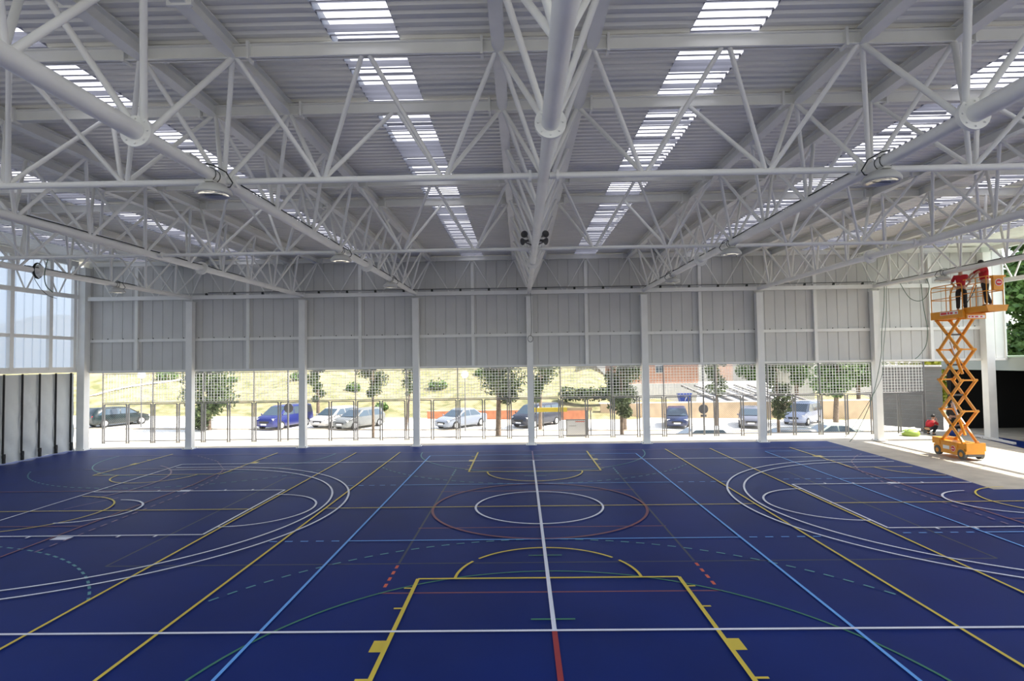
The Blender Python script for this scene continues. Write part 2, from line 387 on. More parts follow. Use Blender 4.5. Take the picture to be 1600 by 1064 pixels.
# roof edge gutter and edge trim
g = MB(); g.box(-23.2, 23.2, 12.7, 12.9, zd(12.7)-0.1, zd(12.7)+0.25, 'steel'); struct('trim_1', g)
for n, x in ((2, -23.2), (3, 23.2)):
    g = MB(); g.beam((x, -18, zd(-18)+0.05), (x, 12.9, zd(12.9)+0.05), 0.1, 0.35, 'steel'); struct('trim_%d' % n, g)

# ------------------------------------------------------------------ roof trusses along the depth
topn = [T1+PN*(k+0.5) for k in range(-6, 9)]
botn = [T1+PN*k for k in range(-5, 9)]
topn = [y for y in topn if -17.6 < y < 11.6]+[WY]
botn = [y for y in botn if -17.6 < y < 11.8]
PUR = [T1-PN/2, T1+PN/2, T2-1.07, T2+1.07, WY]
def top_chord(x, sgn):
    mb = MB(); h = 0.245; W = 0.20; t = 0.016; y0, y1 = -17.7, 12.3
    a = (x, y0, zt(y0)+h/2); b = (x, y1, zt(y1)+h/2)
    mb.beam(a, b, 0.018, h, 'steel')                                     # web
    mb.beam((x, y0, zt(y0)+h-t/2), (x, y1, zt(y1)+h-t/2), W, t, 'steel')  # upper flange
    stops = [y0]+[p for p in PUR if p < 11]+[y1]
    for i in range(len(stops)-1):                                        # lower flange tapers to each purlin joint
        s0, s1 = stops[i], stops[i+1]
        L = [(s0, 0.03 if i else W/2), (s0+0.10, W*0.34 if i else W/2), (s0+0.28, W/2), (s1-0.28, W/2), (s1-0.10, W*0.34), (s1, 0.03)]
        poly = [(x+wd, y, zt(y)) for y, wd in L]+[(x-wd, y, zt(y)) for y, wd in reversed(L)]
        mb.prism(poly, (0, 0, t), 'steel')
    mb.box(x-0.17, x+0.17, -8.95, -8.90, zt(-8.9)-0.03, zt(-8.9)+0.24, 'steel')
    return mb
where = {-4: 'truss along the left edge of the roof', -3: 'first', -2: 'second'}
tl = {-3: 'white tubular roof truss ending on first column right of the left corner',
      -2: 'white tubular roof truss ending on second column right of the left corner',
      -1: 'white tubular roof truss with round lamps just left of the middle truss',
      0: 'middle white tubular roof truss directly above the white halfway line',
      1: 'white tubular roof truss with round lamps just right of the middle truss',
      2: 'white tubular roof truss between the lift truss and the right lamp truss',
      3: 'white tubular roof truss passing above the orange scissor lift'}
F1, F2 = T1-PN-0.12, T2+PN+0.35
for k in range(-3, 4):
    x = k*B
    root = thing('roof_truss', tl[k], 'roof truss', (x, -2.8, zc(-2.8)), 0, 'triangular tube roof trusses')
    mb = MB()
    mb.tube([(x, -17.6, zc(-17.6)), (x, F1, zc(F1))], 0.122, 'steel', 20)
    mb.tube([(x, F1, zc(F1)), (x, F2, zc(F2))], 0.10, 'steel', 20)
    mb.tube([(x, F2, zc(F2)), (x, F2+0.9, zc(F2+0.9)), (x, 12.15, zc(12.15))], [0.11, 0.10, 0.098], 'steel', 20)
    part('bottom_chord', mb, root, root)
    for yf in (F1, F2):
        mb = MB(); mb.tube([(x, yf-0.035, zc(yf)), (x, yf+0.035, zc(yf))], 0.215, 'steel', 28)
        for j in range(8):
            an = 2*PI*j/8; mb.tube([(x+0.17*math.cos(an), yf-0.06, zc(yf)+0.17*math.sin(an)), (x+0.17*math.cos(an), yf+0.06, zc(yf)+0.17*math.sin(an))], 0.014, 'steel', 6)
        part('flange', mb, root, root)
    for sgn in (-1, 1):
        part('top_chord', top_chord(x+sgn*HW, sgn), root, root)
        for y in botn:
            for dy in (-PN/2, PN/2):
                yy = min(y+dy, WY) if y+dy < 11.6 else WY
                if abs(yy-y) < 0.2 or yy < -17.6: continue
                mb = MB(); mb.tube([(x+sgn*0.05, y+0.05*(1 if dy > 0 else -1), zc(y)+0.06), (x+sgn*(HW-0.02), yy, zt(yy)+0.02)], 0.040 if y > T1-1 else 0.046, 'steel', 10)
                part('diagonal_tube', mb, root, root)
        mb = MB(); mb.tube([(x+sgn*0.04, WY, zc(WY)+0.06), (x+sgn*HW, WY, zt(WY)+0.02)], 0.036, 'steel', 8); part('diagonal_tube', mb, root, root)

# ------------------------------------------------------------------ cross trusses
def purlin(y, root, taps=True):
    mb = MB(); h = 0.215; z = zt(y); W = 0.13
    e = 22.42 if y < 11 else 22.1
    mb.box(-e, e, y-0.008, y+0.008, z, z+h, 'steel'); mb.box(-e, e, y-W/2, y+W/2, z, z+0.014, 'steel'); mb.box(-e, e, y-W/2, y+W/2, z+h-0.014, z+h, 'steel')
    for k in range(-3, 4):
        for s in (-1, 1):
            xx = k*B+s*(HW+0.26); mb.box(xx-0.02, xx+0.02, y-0.10, y+0.10, z-0.04, z+h+0.03, 'steel')
    return part('purlin', mb, root, root)
def cross(label, y, pys, r):
    root = thing('cross_truss', label, 'roof truss', (0, y, zc(y)), 0, 'cross trusses of the roof')
    for p in pys: purlin(p, root)
    z = zc(y)
    for k in range(-4, 4):
        x0, x1 = k*B, (k+1)*B
        mb = MB(); a, b = (x0+0.10 if k > -4 else -22.42), (x1-0.10 if k < 3 else 22.42)
        mb.tube([(a, y, z), (b, y, z)], r, 'steel', 14)
        for xx in (max(x0+0.24, -22.3), min(x1-0.24, 22.3)): mb.tube([(xx-0.025, y, z), (xx+0.025, y, z)], r+0.05, 'steel', 16)
        part('bottom_tube', mb, root, root)
        m = (x0+x1)/2; b1, b2 = m-1.07, m+1.07
        for p in pys:
            for (bb, t) in ((b1, x0+HW+0.05), (b1, m-0.06), (b2, m+0.06), (b2, x1-HW-0.05)):
                mb = MB(); mb.tube([(bb+(0.05 if t > bb else -0.05), y, z+r*0.6), (t, p, zt(p)+0.02)], 0.040, 'steel', 10); part('diagonal_tube', mb, root, root)
    return root
cross('nearer white lattice cross truss running the full width under the roof', T1, PUR[0:2], 0.056)
cross('farther white lattice cross truss running the full width under the roof', T2, PUR[2:4], 0.052)
root = thing('wall_truss', 'white lattice beam along the top of the far panel wall', 'roof truss', (0, WY, zc(WY)))
purlin(WY, root)
mb = MB(); mb.box(-22.12, 22.12, WY-0.08, WY+0.08, 7.43, 7.62, 'steel'); part('bottom_rail', mb, root, root)
for k in range(-4, 4):
    x0, x1 = k*B, (k+1)*B; m = (x0+x1)/2
    for (bb, t) in ((m-1.07, x0+HW), (m-1.07, m-0.06), (m+1.07, m+0.06), (m+1.07, x1-HW)):
        mb = MB(); mb.tube([(bb+(0.1 if t > bb else -0.1), WY, 7.62), (t, WY, zt(WY)+0.02)], 0.030, 'steel', 8); part('diagonal_tube', mb, root, root)
for sx, lab in ((-1, 'white planar edge truss along the top of the left wall'), (1, 'white planar edge truss along the open right side')):
    x = 22.55*sx
    root = thing('edge_truss', lab, 'roof truss', (x, -2.8, 7.4))
    mb = MB(); mb.beam((x, -17.6, zc(-17.6)+0.1), (x, 11.88, zc(11.88)+0.1), 0.16, 0.20, 'steel'); part('bottom_chord', mb, root, root)
    mb = MB(); mb.beam((x, -17.6, zt(-17.6)+0.12), (x, 11.88, zt(11.88)+0.12), 0.16, 0.24, 'steel'); part('top_chord', mb, root, root)
    y = 11.6
    while y > -10:
        for d in (-0.9, 0.9):
            mb = MB(); mb.tube([(x, y-0.9+(0.08 if d > 0 else -0.08), zc(y)+0.2), (x, y-0.9+d*0.95, zt(y)+0.02)], 0.035, 'steel', 8); part('diagonal_tube', mb, root, root)
        y -= 1.8

# ------------------------------------------------------------------ columns
names = ['left corner', 'second', 'third', 'fourth', 'middle', 'sixth', 'seventh', 'eighth', 'right corner']
cl = {-4: 'white steel corner column where the grey tarpaulin meets the far openings',
      -3: 'first white steel column right of the left corner', -2: 'white steel column just right of the blue minivan',
      -1: 'white steel column left of the silver sedan seen outside', 0: 'middle white steel column on the line of the white halfway line',
      1: 'white steel column left of the dark blue car facing us', 2: 'white steel column just right of the grey blue car facing us',
      3: 'sunlit white steel column beside hanging green cables', 4: 'white steel corner column right of the orange scissor lift'}
for k in range(-4, 5):
    x = k*B if abs(k) < 4 else 22.35*(1 if k > 0 else -1)
    root = thing('steel_column', cl[k], 'column', (x, WY, 0), 0, 'columns of the far side')
    top = 7.28 if abs(k) < 4 else 9.1
    hw = 0.155 if abs(k) < 4 else 0.19
    mb = MB(); mb.box(x-hw, x+hw, WY-hw, WY+hw, 0.02, top, 'steel'); part('shaft', mb, root, root)
    mb = MB(); mb.box(x-hw-0.10, x+hw+0.10, WY-hw-0.1, WY+hw+0.1, 0.0, 0.03, 'steel')
    for a in (-1, 1):
        for b in (-1, 1): mb.tube([(x+a*(hw+0.05), WY+b*(hw+0.05), 0.03), (x+a*(hw+0.05), WY+b*(hw+0.05), 0.07)], 0.018, 'fence', 6)
    part('base_plate', mb, root, root)
    if abs(k) < 4:
        mb = MB(); mb.box(x-hw-0.02, x+hw+0.02, WY-hw-0.02, WY+hw+0.02, top, top+0.03, 'steel'); part('cap_plate', mb, root, root)

# ------------------------------------------------------------------ far wall of panels
def panel_wall(mb, p0, p1, z0, z1, pitch, m, nrm, groove=0.025, gw=0.032):
    p0, p1 = Vector(p0), Vector(p1); L = (p1-p0).length; d = (p1-p0)/L; n = Vector(nrm); pts = []
    t = 0
    while t < L-0.01:
        e = min(t+pitch, L); pts += [(t, 0), (e-gw, 0), (e-gw*0.75, -groove), (e-gw*0.25, -groove)]; t = e
    pts.append((L, 0)); vs = []
    for (a, o) in pts:
        q = p0+d*a+n*o; vs += [(q.x, q.y, z0), (q.x, q.y, z1(q) if callable(z1) else z1)]
    for i in range(len(pts)-1): mb.add([vs[2*i], vs[2*i+2], vs[2*i+3], vs[2*i+1]], [(0, 1, 2, 3)], m)
wb = MB()
panel_wall(wb, (-22.6, 12.36, 0), (23.45, 12.36, 0), 3.86, 9.42, 0.512, 'panel', (0, -1, 0))
panel_wall(wb, (-22.6, 12.44, 0), (23.45, 12.44, 0), 3.86, 9.42, 0.512, 'panel', (0, 1, 0))
wb.box(-22.6, 23.45, 12.30, 12.48, 3.80, 3.87, 'panel')
wb.box(23.40, 23.47, 12.30, 12.48, 3.86, 9.4, 'panel')
struct('wall_back', wb, 'pale vertical metal panel wall above the openings')
n = 4
for z, h, dd in ((5.42, 0.14, 0.10),):
    g = MB(); g.box(-22.4, 22.5, 12.36-dd, 12.35, z-h/2, z+h/2, 'steel')
    x = -22
    while x < 22.3: g.tube([(x, 12.24, z+h/2), (x, 12.24, z+h/2+0.05)], 0.02, 'cable', 6); x += 0.77
    struct('trim_%d' % n, g); n += 1
for k in range(-4, 4):
    m = (k+0.5)*B; g = MB(); g.box(m-0.075, m+0.075, 12.20, 12.35, 3.87, 9.1, 'steel'); struct('trim_%d' % n, g); n += 1
g = MB(); g.box(-22.4, 23.3, 12.22, 12.34, 3.82, 3.92, 'steel'); struct('trim_%d' % n, g); n += 1
# cable tray on the wall rail
mb = MB(); mb.tube([(-18, 11.98, 7.70), (-9, 11.98, 7.69), (0, 11.98, 7.70), (9, 11.98, 7.69), (19.2, 11.98, 7.70)], 0.022, 'conduit', 6)
mb.tube([(-16, 11.98, 7.74), (0, 11.98, 7.735), (16.9, 11.98, 7.74)], 0.014, 'cable', 5)
x = -17.5
while x < 19: mb.box(x-0.05, x+0.05, 11.95, 12.02, 7.62, 7.72, 'cable'); x += 1.41
tag(mb.build('cable_run', loc=(0, 11.98, 7.7)), 'thin cables and conduit clipped along rail of the far panel wall', 'cable')

# ------------------------------------------------------------------ left wall: translucent panels over a tarpaulin
XW = -22.72
wl = MB(); panel_wall(wl, (XW, 12.2, 0), (XW, -18, 0), 4.05, lambda q: zd(q.y), 0.45, 'wallclear', (1, 0, 0), 0.03)
struct('wall_left', wl, 'translucent ribbed panels of the left wall')
for z, h in ((5.55, 0.15), (4.0, 0.26)):
    g = MB(); g.box(XW+0.02, XW+0.16, -18, 12.0, z-h/2, z+h/2, 'steel'); struct('trim_%d' % n, g); n += 1
y = 11.75
for y in (11.8, 10.33, 8.25, 6.15, 4.05, 1.95):
    g = MB(); g.box(XW+0.02, XW+0.18, y-0.10, y+0.10, 4.0, zt(y), 'steel'); struct('trim_%d' % n, g); n += 1
root = thing('tarpaulin_curtain', 'grey tarpaulin curtain hanging below the translucent left wall', 'tarpaulin', (XW+0.05, 3, 0))
mb = MB(); NY, NZ = 240, 20; vs = []
rr = random.Random(5); ph = [rr.uniform(0, 6.3) for _ in range(8)]
for i in range(NY+1):
    y = -17.5+29.4*i/NY
    for j in range(NZ+1):
        t = j/NZ; z = 0.02+3.80*t
        cell = (11.68-y) % 0.92; d = abs(cell-0.46)/0.46
        bul = 0.10*(1-d*d)*(0.3+0.7*(1-t))+0.03*math.sin(5*z+3.1*y+ph[int((11.68-y)/0.92) % 8])*(1-t)+0.022*math.sin(9*(z*0.8+y))*(1-d)
        vs.append((XW+0.02+bul, y, z+0.06*(1-t)*(1-d)))
fs = [(i*(NZ+1)+j, (i+1)*(NZ+1)+j, (i+1)*(NZ+1)+j+1, i*(NZ+1)+j+1) for i in range(NY) for j in range(NZ)]
mb.add(vs, fs, 'tarp', True); part('sheet', mb, root, root)
for q in range(14):
    y = 11.68-0.92*q
    mb = MB(); mb.box(XW+0.05, XW+0.13, y-0.016, y+0.016, 0.45, 3.85, 'black'); st = part('strap', mb, root, root)
    mb = MB(); mb.box(XW+0.08, XW+0.19, y-0.035, y+0.035, 0.05, 0.45, 'black'); mb.box(XW+0.1, XW+0.2, y-0.07, y+0.03, 0.28, 0.4, 'black'); part('buckle', mb, st, root)

# ------------------------------------------------------------------ lamps
def lamp(x, y, label, side=1, big=1.0, box=False):
    z = zc(y)-0.10
    root = thing('high_bay_lamp', label, 'lamp', (x, y, z), 0, 'round lamps hung under the roof trusses')
    mb = MB(); h = -0.02
    mb.lathe([(0.0, h), (0.10, h), (0.19, h-0.03), (0.27, h-0.10), (0.30, h-0.155), (0.295, h-0.19), (0.27, h-0.20), (0.235, h-0.185)], (x, y, z), 'lampbody', 28)
    part('housing', mb, root, root)
    mb = MB(); mb.lathe([(0.235, h-0.19), (0.18, h-0.175), (0.0, h-0.16)], (x, y, z), 'lampglass', 24); 
    mb.tube([(x-0.15, y, z+h-0.195), (x+0.15, y, z+h-0.195)], 0.007, 'cable', 5)
    part('lens', mb, root, root)
    mb = MB()
    for dy in (-0.14, 0.0):
        P = [(x+0.112*math.cos(a), y+dy, z+0.10+0.112*math.sin(a)) for a in [2*PI*i/20 for i in range(20)]]
        mb.tube(P, 0.007, 'cable', 5, closed=True)
    mb.box(x-0.07, x+0.07, y-0.18, y+0.05, z-0.03, z+0.0, 'lampbody'); part('clamp', mb, root, root)
    mb = MB(); s = side
    mb.tube([(x, y-0.25, z+0.24), (x+s*0.05, y-0.1, z+0.26), (x+s*0.2, y+0.02, z+0.18), (x+s*0.30, y+0.05, z+0.0), (x+s*0.27, y+0.02, z-0.08), (x+s*0.2, y, z-0.09)], 0.011, 'cable', 6); part('power_lead', mb, root, root)
    if box:
        mb = MB(); mb.box(x-0.34, x-0.13, y-0.5, y-0.2, z+0.18, z+0.34, 'lampbody'); mb.box(x-0.35, x-0.12, y-0.51, y-0.19, z+0.17, z+0.185, 'lampbody') if False else None
        part('ballast_box', mb, root, root)
lamp(-B, T1-0.3, 'round lamp under the left lamp truss, nearest to us', 1, box=True)
lamp(B, T1-0.3, 'round lamp under the right lamp truss, nearest to us', -1)
lamp(-B, T2-0.25, 'round lamp on the left lamp truss at the farther cross truss', 1)
lamp(B, T2-0.25, 'round lamp on the right lamp truss at the farther cross truss', -1)
lamp(-B, 6.6, 'small looking round lamp on left lamp truss closest to far wall', 1)
lamp(B, 6.6, 'small looking round lamp on right lamp truss closest to far wall', -1)
lamp(-3*B, 6.85, 'round lamp under the truss nearest the translucent left wall', 1)
lamp(3*B, 7.45, 'round lamp left of the two workers on the lift', -1)

# horn loudspeakers on the middle truss
hz = zc(T2)
for (x, z, d, lab) in ((-0.28, 7.76, (-0.25, -1, 0.0), 'upper left horn loudspeaker on the middle truss'), (-0.30, 7.57, (-0.8, -0.6, -0.25), 'lower left horn loudspeaker on the middle truss'),
                       (0.30, 7.76, (0.25, -1, 0.0), 'upper right horn loudspeaker on the middle truss'), (0.28, 7.57, (0.8, -0.6, -0.25), 'lower right horn loudspeaker on the middle truss')):
    y = T2-0.28; root = thing('horn_speaker', lab, 'loudspeaker', (x, y, z), 0, 'horn loudspeakers')
    mb = MB(); mb.lathe([(0.03, -0.16), (0.04, -0.05), (0.06, 0.0), (0.10, 0.06), (0.105, 0.07), (0.09, 0.06), (0.05, 0.0), (0.0, -0.03)], (x, y, z), 'liftdark', 18, d); part('horn', mb, root, root)
    mb = MB(); mb.lathe([(0.0, -0.26), (0.055, -0.25), (0.055, -0.15), (0.03, -0.14)], (x, y, z), 'lampbody', 14, d); part('driver', mb, root, root)
    mb = MB(); mb.beam((x, y+0.1, z), (0.06*(1 if x > 0 else -1), y+0.22, z-0.08), 0.03, 0.03, 'fence'); part('bracket', mb, root, root)

# cables lying along bottom chords
def run(x, y0, y1, lab, off=0.0):
    mb = MB(); r = 0.10
    for j, dx in enumerate((-0.045, 0.0, 0.045)):
        P = []; y = y0
        while y <= y1+0.01: P.append((x+dx+off, y, zc(y)+0.112+0.008*math.sin(3.1*y+j*2))); y += (y1-y0)/24
        mb.tube(P, 0.012, 'conduit' if j == 1 else 'cable', 5)
    tag(mb.build('cable_run', loc=(x, (y0+y1)/2, zc(0)+0.1)), lab, 'cable')
run(-B, T1+0.3, 11.6, 'dark cables lying along the bottom tube of left lamp truss'); run(B, T1+0.3, 11.6, 'dark cables lying along the bottom tube of right lamp truss')
run(-2*B, -4.0, 6.0, 'dark cables along bottom tube of the truss left of left lamp truss')
run(3*B, -2.0, 11.8, 'dark cables along the bottom tube of truss above the scissor lift')
run(-3*B, 2.5, 8.0, 'dark cables along bottom tube of truss nearest the left wall')
def cable(pts, r, m, lab, name='hanging_cable'):
    P = [Vector(p) for p in pts]; Q = []
    for i in range(len(P)-1):
        p0, p1, p2, p3 = P[max(i-1, 0)], P[i], P[i+1], P[min(i+2, len(P)-1)]
        for t in [j/6 for j in range(6)]:
            Q.append(0.5*((2*p1)+(-p0+p2)*t+(2*p0-5*p1+4*p2-p3)*t*t+(-p0+3*p1-3*p2+p3)*t**3))
    Q.append(P[-1]); mb = MB(); mb.tube(Q, r, m, 6); c = Q[0]
    return tag(mb.build(name, loc=tuple(c)), lab, 'cable')
xc, yc = -3*B, 2.9
mb = MB()
for j in range(4):
    mb.tube([(xc+0.06+0.012*j, yc+(0.20-0.008*j)*math.cos(a), 7.42+(0.27-0.008*j)*math.sin(a)) for a in [2*PI*i/28 for i in range(28)]], 0.013, 'cable', 6, closed=True)
mb.tube([(xc+0.08, yc-0.18, 7.4), (xc+0.06, yc-0.1, 7.1), (xc+0.1, yc+0.1, 6.8), (xc+0.12, yc+0.4, 6.6), (xc+0.15, yc+0.7, 6.55)], 0.010, 'cable', 6)
tag(mb.build('cable_coil', loc=(xc, yc, 7.42)), 'black coiled cable hung on truss near the translucent left wall', 'cable')
cable([(-2.25*B-1.9, T2+0.1, 7.36), (-2.25*B-1.95, T2+0.05, 6.9), (-2.25*B-1.85, T2, 6.55), (-2.25*B-1.65, T2, 6.35)], 0.014, 'gcable', 'green cable end dangling from the farther cross truss at left')
cable([(0.06, 11.90, 7.6), (0.09, 11.89, 6.6), (0.08, 11.90, 5.6), (0.03, 11.90, 5.35)], 0.011, 'cable', 'thin cable running down the middle column to a loop')
mb = MB(); mb.tube([(0.03+0.13*math.cos(a), 11.9, 5.20+0.16*math.sin(a)) for a in [2*PI*i/24 for i in range(24)]], 0.012, 'cable', 6, closed=True)
tag(mb.build('cable_loop', loc=(0.03, 11.9, 5.2)), 'small wire loop hanging on the middle column', 'cable')
cable([(3*B+0.05, 10.2, 7.42), (3*B+0.3, 10.0, 6.75), (3*B+0.55, 9.7, 6.55), (3*B+0.55, 9.2, 6.75), (3*B+0.3, 8.7, 7.1), (3*B+0.05, 8.5, 7.4)], 0.014, 'gcable', 'slack cable loop hanging under truss left of the workers')
cable([(19.2, 12.0, 7.6), (19.25, 11.98, 6.5), (19.4, 11.98, 5.4), (19.3, 11.98, 4.6), (18.95, 11.98, 4.1), (18.75, 11.98, 3.95)], 0.016, 'gcable', 'long cable hanging against right panels behind the lift')
cable([(17.35, 11.9, 7.5), (17.25, 11.85, 6.4), (17.1, 11.85, 5.2), (16.98, 11.8, 4.0), (16.4, 11.7, 2.0), (15.6, 11.6, 0.5), (15.2, 11.55, 0.03)], 0.015, 'gcable', 'green cable from eighth column sweeping down leftwards to floor')
cable([(17.45, 11.9, 7.5), (17.35, 11.85, 6.0), (17.15, 11.85, 4.4), (16.95, 11.8, 3.0), (16.2, 12.5, 1.0), (15.9, 13.2, 0.02)], 0.012, 'gcable', 'thin green cable just right of the sweeping one, reaching ground outside')

# ------------------------------------------------------------------ scissor lift
LX, LY = 17.15, 7.3
root = thing('scissor_lift', 'raised orange scissor lift carrying two workers on the sunlit concrete', 'lift', (LX, LY, 0))
def bx(name, a, parent=None, m='lift'):
    mb = MB(); mb.box(*a, m); return part(name, mb, parent or root, root)
mb = MB(); x0, x1, y0, y1 = 16.78, 17.52, 6.42, 8.15
mb.box(x0, x1, y0, y1, 0.22, 0.42, 'lift'); mb.box(x0+0.02, x1-0.02, y0+0.05, y1-0.05, 0.42, 0.62, 'lift')
mb.box(x0-0.01, x0+0.06, y0+0.42, y1-0.42, 0.13, 0.56, 'lift'); mb.box(x1-0.06, x1+0.01, y0+0.42, y1-0.42, 0.13, 0.56, 'lift')
mb.box(x0, x1, y1-0.35, y1+0.08, 0.44, 0.70, 'lift'); mb.box(x0, x1, y0-0.06, y0+0.05, 0.34, 0.66, 'lift')
mb.box(x0+0.1, x1-0.1, y0+0.02, y0+0.2, 0.12, 0.3, 'liftdark')
base = part('chassis', mb, root, root)
for xx in (x0-0.02, x1-0.10):
    for yy in (y0+0.22, y1-0.22):
        mb = MB(); mb.tube([(xx, yy, 0.19), (xx+0.12, yy, 0.19)], 0.19, 'tyre', 24); wh = part('wheel', mb, root, root)
        mb = MB(); mb.tube([(xx-0.006, yy, 0.19), (xx+0.126, yy, 0.19)], 0.09, 'lift', 14); part('hub', mb, wh, root)
def nosign(c, nrm, r, parent):
    c = Vector(c); n_ = Vector(nrm); mb = MB(); mb.tube([c, c+n_*0.008], r*1.18, 'signwhite', 24); mb.tube([c, c+n_*0.014], r, 'signred', 24)
    t = Vector((0, 0, 1)).cross(n_).normalized(); q = c+n_*0.016; mb.beam(q-t*r*0.62, q+t*r*0.62, 0.012, r*0.34, 'signwhite'); return part('round_sticker', mb, parent, root)
nosign((x0-0.012, 7.05, 0.36), (-1, 0, 0), 0.10, base)
mb = MB(); mb.box(x0-0.018, x0-0.01, 7.25, 7.6, 0.30, 0.44, 'signwhite'); part('sticker', mb, base, root)
zs = [0.66+1.218*i for i in range(5)]; yA, yB = 6.62, 7.78
for i in range(4):
    for sx in (x0+0.10, x1-0.10):
        for d in (0, 1):
            xx = sx+(0.035 if d else -0.035)
            a = (xx, yA if d == 0 else yB, zs[i]); b = (xx, yB if d == 0 else yA, zs[i+1])
            mb = MB(); mb.beam(a, b, 0.05, 0.11, 'lift', (0, 0, 1)); 
            for e in (a, b): mb.tube([(xx-0.05, e[1], e[2]), (xx+0.05, e[1], e[2])], 0.05, 'lift', 12)
            part('scissor_arm', mb, root, root)
    for yy in (yA, yB):
        mb = MB(); mb.tube([(x0+0.02, yy, zs[i+1]), (x1-0.02, yy, zs[i+1])], 0.032, 'lift', 10); part('cross_bar', mb, root, root)
    mb = MB(); mb.tube([(x0+0.02, 7.2, (zs[i]+zs[i+1])/2), (x1-0.02, 7.2, (zs[i]+zs[i+1])/2)], 0.035, 'liftdark', 10); part('pivot_pin', mb, root, root)
for i in (0, 2):
    mb = MB(); mb.tube([(LX, 6.9, zs[i]+0.25), (LX, 7.25, zs[i]+1.0)], 0.055, 'lift', 12); mb.tube([(LX, 7.25, zs[i]+1.0), (LX, 7.5, zs[i]+1.55)], 0.03, 'hub', 10); part('hydraulic_ram', mb, root, root)
zp = 5.56
mb = MB(); mb.box(x0-0.1, x1, 6.12, 7.85, zp, zp+0.26, 'lift'); mb.box(x0-0.115, x0-0.06, 6.11, 7.86, zp-0.01, zp+0.30, 'lift'); mb.box(x1-0.04, x1+0.015, 6.11, 7.86, zp-0.01, zp+0.30, 'lift'); mb.box(x0-0.09, x1-0.01, 7.81, 7.87, zp-0.005, zp+0.295, 'lift'); mb.box(x0-0.02, x1-0.02, 6.05, 6.13, zp-0.08, zp+0.12, 'lift')
deckp = part('platform', mb, root, root)
mb = MB(); e0, e1 = 5.05, 6.2
mb.box(x0, x1-0.1, e0, e1, zp+0.20, zp+0.34, 'lift'); mb.box(x0-0.012, x0+0.03, e0-0.01, e1, zp+0.14, zp+0.36, 'lift'); mb.box(x1-0.13, x1-0.088, e0-0.01, e1, zp+0.14, zp+0.36, 'lift')
mb.prism([(x0-0.07, e0-0.03, zp+0.365), (x1, e0-0.03, zp+0.365), (x1-0.08, e0-0.03, zp+0.13), (x0+0.0, e0-0.03, zp+0.13)], (0, 0.05, 0), 'lift')
ext = part('extension_deck', mb, root, root)
def text(body, size, loc, rot, m, parent, ext_=0.004):
    cu = bpy.data.curves.new('txt', 'FONT'); cu.body = body; cu.size = size; cu.extrude = ext_; cu.align_x = 'CENTER'; cu.align_y = 'CENTER'
    o = bpy.data.objects.new('t', cu); COL.objects.link(o); dg = bpy.context.evaluated_depsgraph_get()
    me = bpy.data.meshes.new_from_object(o.evaluated_get(dg)); bpy.data.objects.remove(o); me.materials.clear(); me.materials.append(M[m])
    q = bpy.data.objects.new('lettering', me); COL.objects.link(q)
    if parent is not None: q.parent = parent
    q.location = loc; q.rotation_euler = rot; return q
mb = MB(); xl = x0-0.120
mb.box(xl, xl+0.004, 6.35, 7.30, zp+0.14, zp+0.27, 'signwhite')
for a, b, z0_, z1_ in ((6.95, 7.27, 0.16, 0.25), (6.80, 6.90, 0.16, 0.25), (6.62, 6.76, 0.16, 0.24), (6.40, 6.50, 0.17, 0.22)): mb.box(xl-0.003, xl, a, b, zp+z0_, zp+z1_, 'signred')
part('red_sticker', mb, deckp, root)
mb = MB(); yl = 6.046
mb.box(x0+0.02, x1-0.06, yl, yl+0.004, zp-0.05, zp+0.06, 'signwhite')
for a, b in ((0.05, 0.12), (0.16, 0.25), (0.30, 0.42), (0.5, 0.58)): mb.box(x0+a, x0+b, yl-0.003, yl, zp-0.02, zp+0.03, 'signred')
part('red_sticker', mb, deckp, root)
def rail(pts, r=0.019): 
    mb = MB(); mb.tube(pts, r, 'lift', 10); return part('guard_rail', mb, root, root)
zz = zp+0.26; H = 1.08
xa, xb = x0-0.08, x1-0.02
for xx in (xa, xb):
    rail([(xx, 7.83, zz), (xx, 7.83, zz+H-0.12), (xx, 7.78, zz+H-0.03), (xx, 7.68, zz+H), (xx, 6.28, zz+H), (xx, 6.19, zz+H-0.03), (xx, 6.15, zz+H-0.12), (xx, 6.15, zz)])
    for h in (0.56, H-0.2): rail([(xx, 7.83, zz+h), (xx, 6.15, zz+h)], 0.015)
    rail([(xx, 7.0, zz), (xx, 7.0, zz+H)], 0.017)
    rail([(xx+0.04, 6.85, zz), (xx+0.04, 6.85, zz+0.62), (xx+0.04, 6.6, zz+H-0.02)], 0.019)
    xe = x0+0.02 if xx == xa else x1-0.12
    for h in (0.64, H+0.1): rail([(xe, 6.2, zz+h), (xe, e0+0.05, zz+h)], 0.016)
    for yy in (e0+0.05, 5.6): rail([(xe, yy, zz+0.05), (xe, yy, zz+H+0.1)], 0.018)
for h in (0.56, H): rail([(xa, 7.83, zz+h-0.02), (xb, 7.83, zz+h-0.02)], 0.017)
for h in (0.64, H+0.1): rail([(x0+0.02, e0+0.05, zz+h), (x1-0.12, e0+0.05, zz+h)], 0.017)
mb = MB(); mb.box(x0+0.22, x1-0.16, e0-0.04, e0+0.06, zz+0.66, zz+H+0.06, 'lift'); mb.box(x0+0.18, x1-0.1, e0-0.08, e0+0.1, zz+H+0.04, zz+H+0.11, 'lift'); cb = part('control_box', mb, root, root)
nosign(((x0+x1)/2+0.03, e0-0.042, zz+0.93), (0, -1, 0), 0.115, cb)
mb = MB(); mb.tube([(x0+0.3, 5.9, zz+0.95), (x0+0.2, 6.0, zz+0.6), (x0+0.1, 6.15, zz+0.3), (x0, 6.3, zz+0.15)], 0.014, 'cable', 6); part('control_lead', mb, root, root)

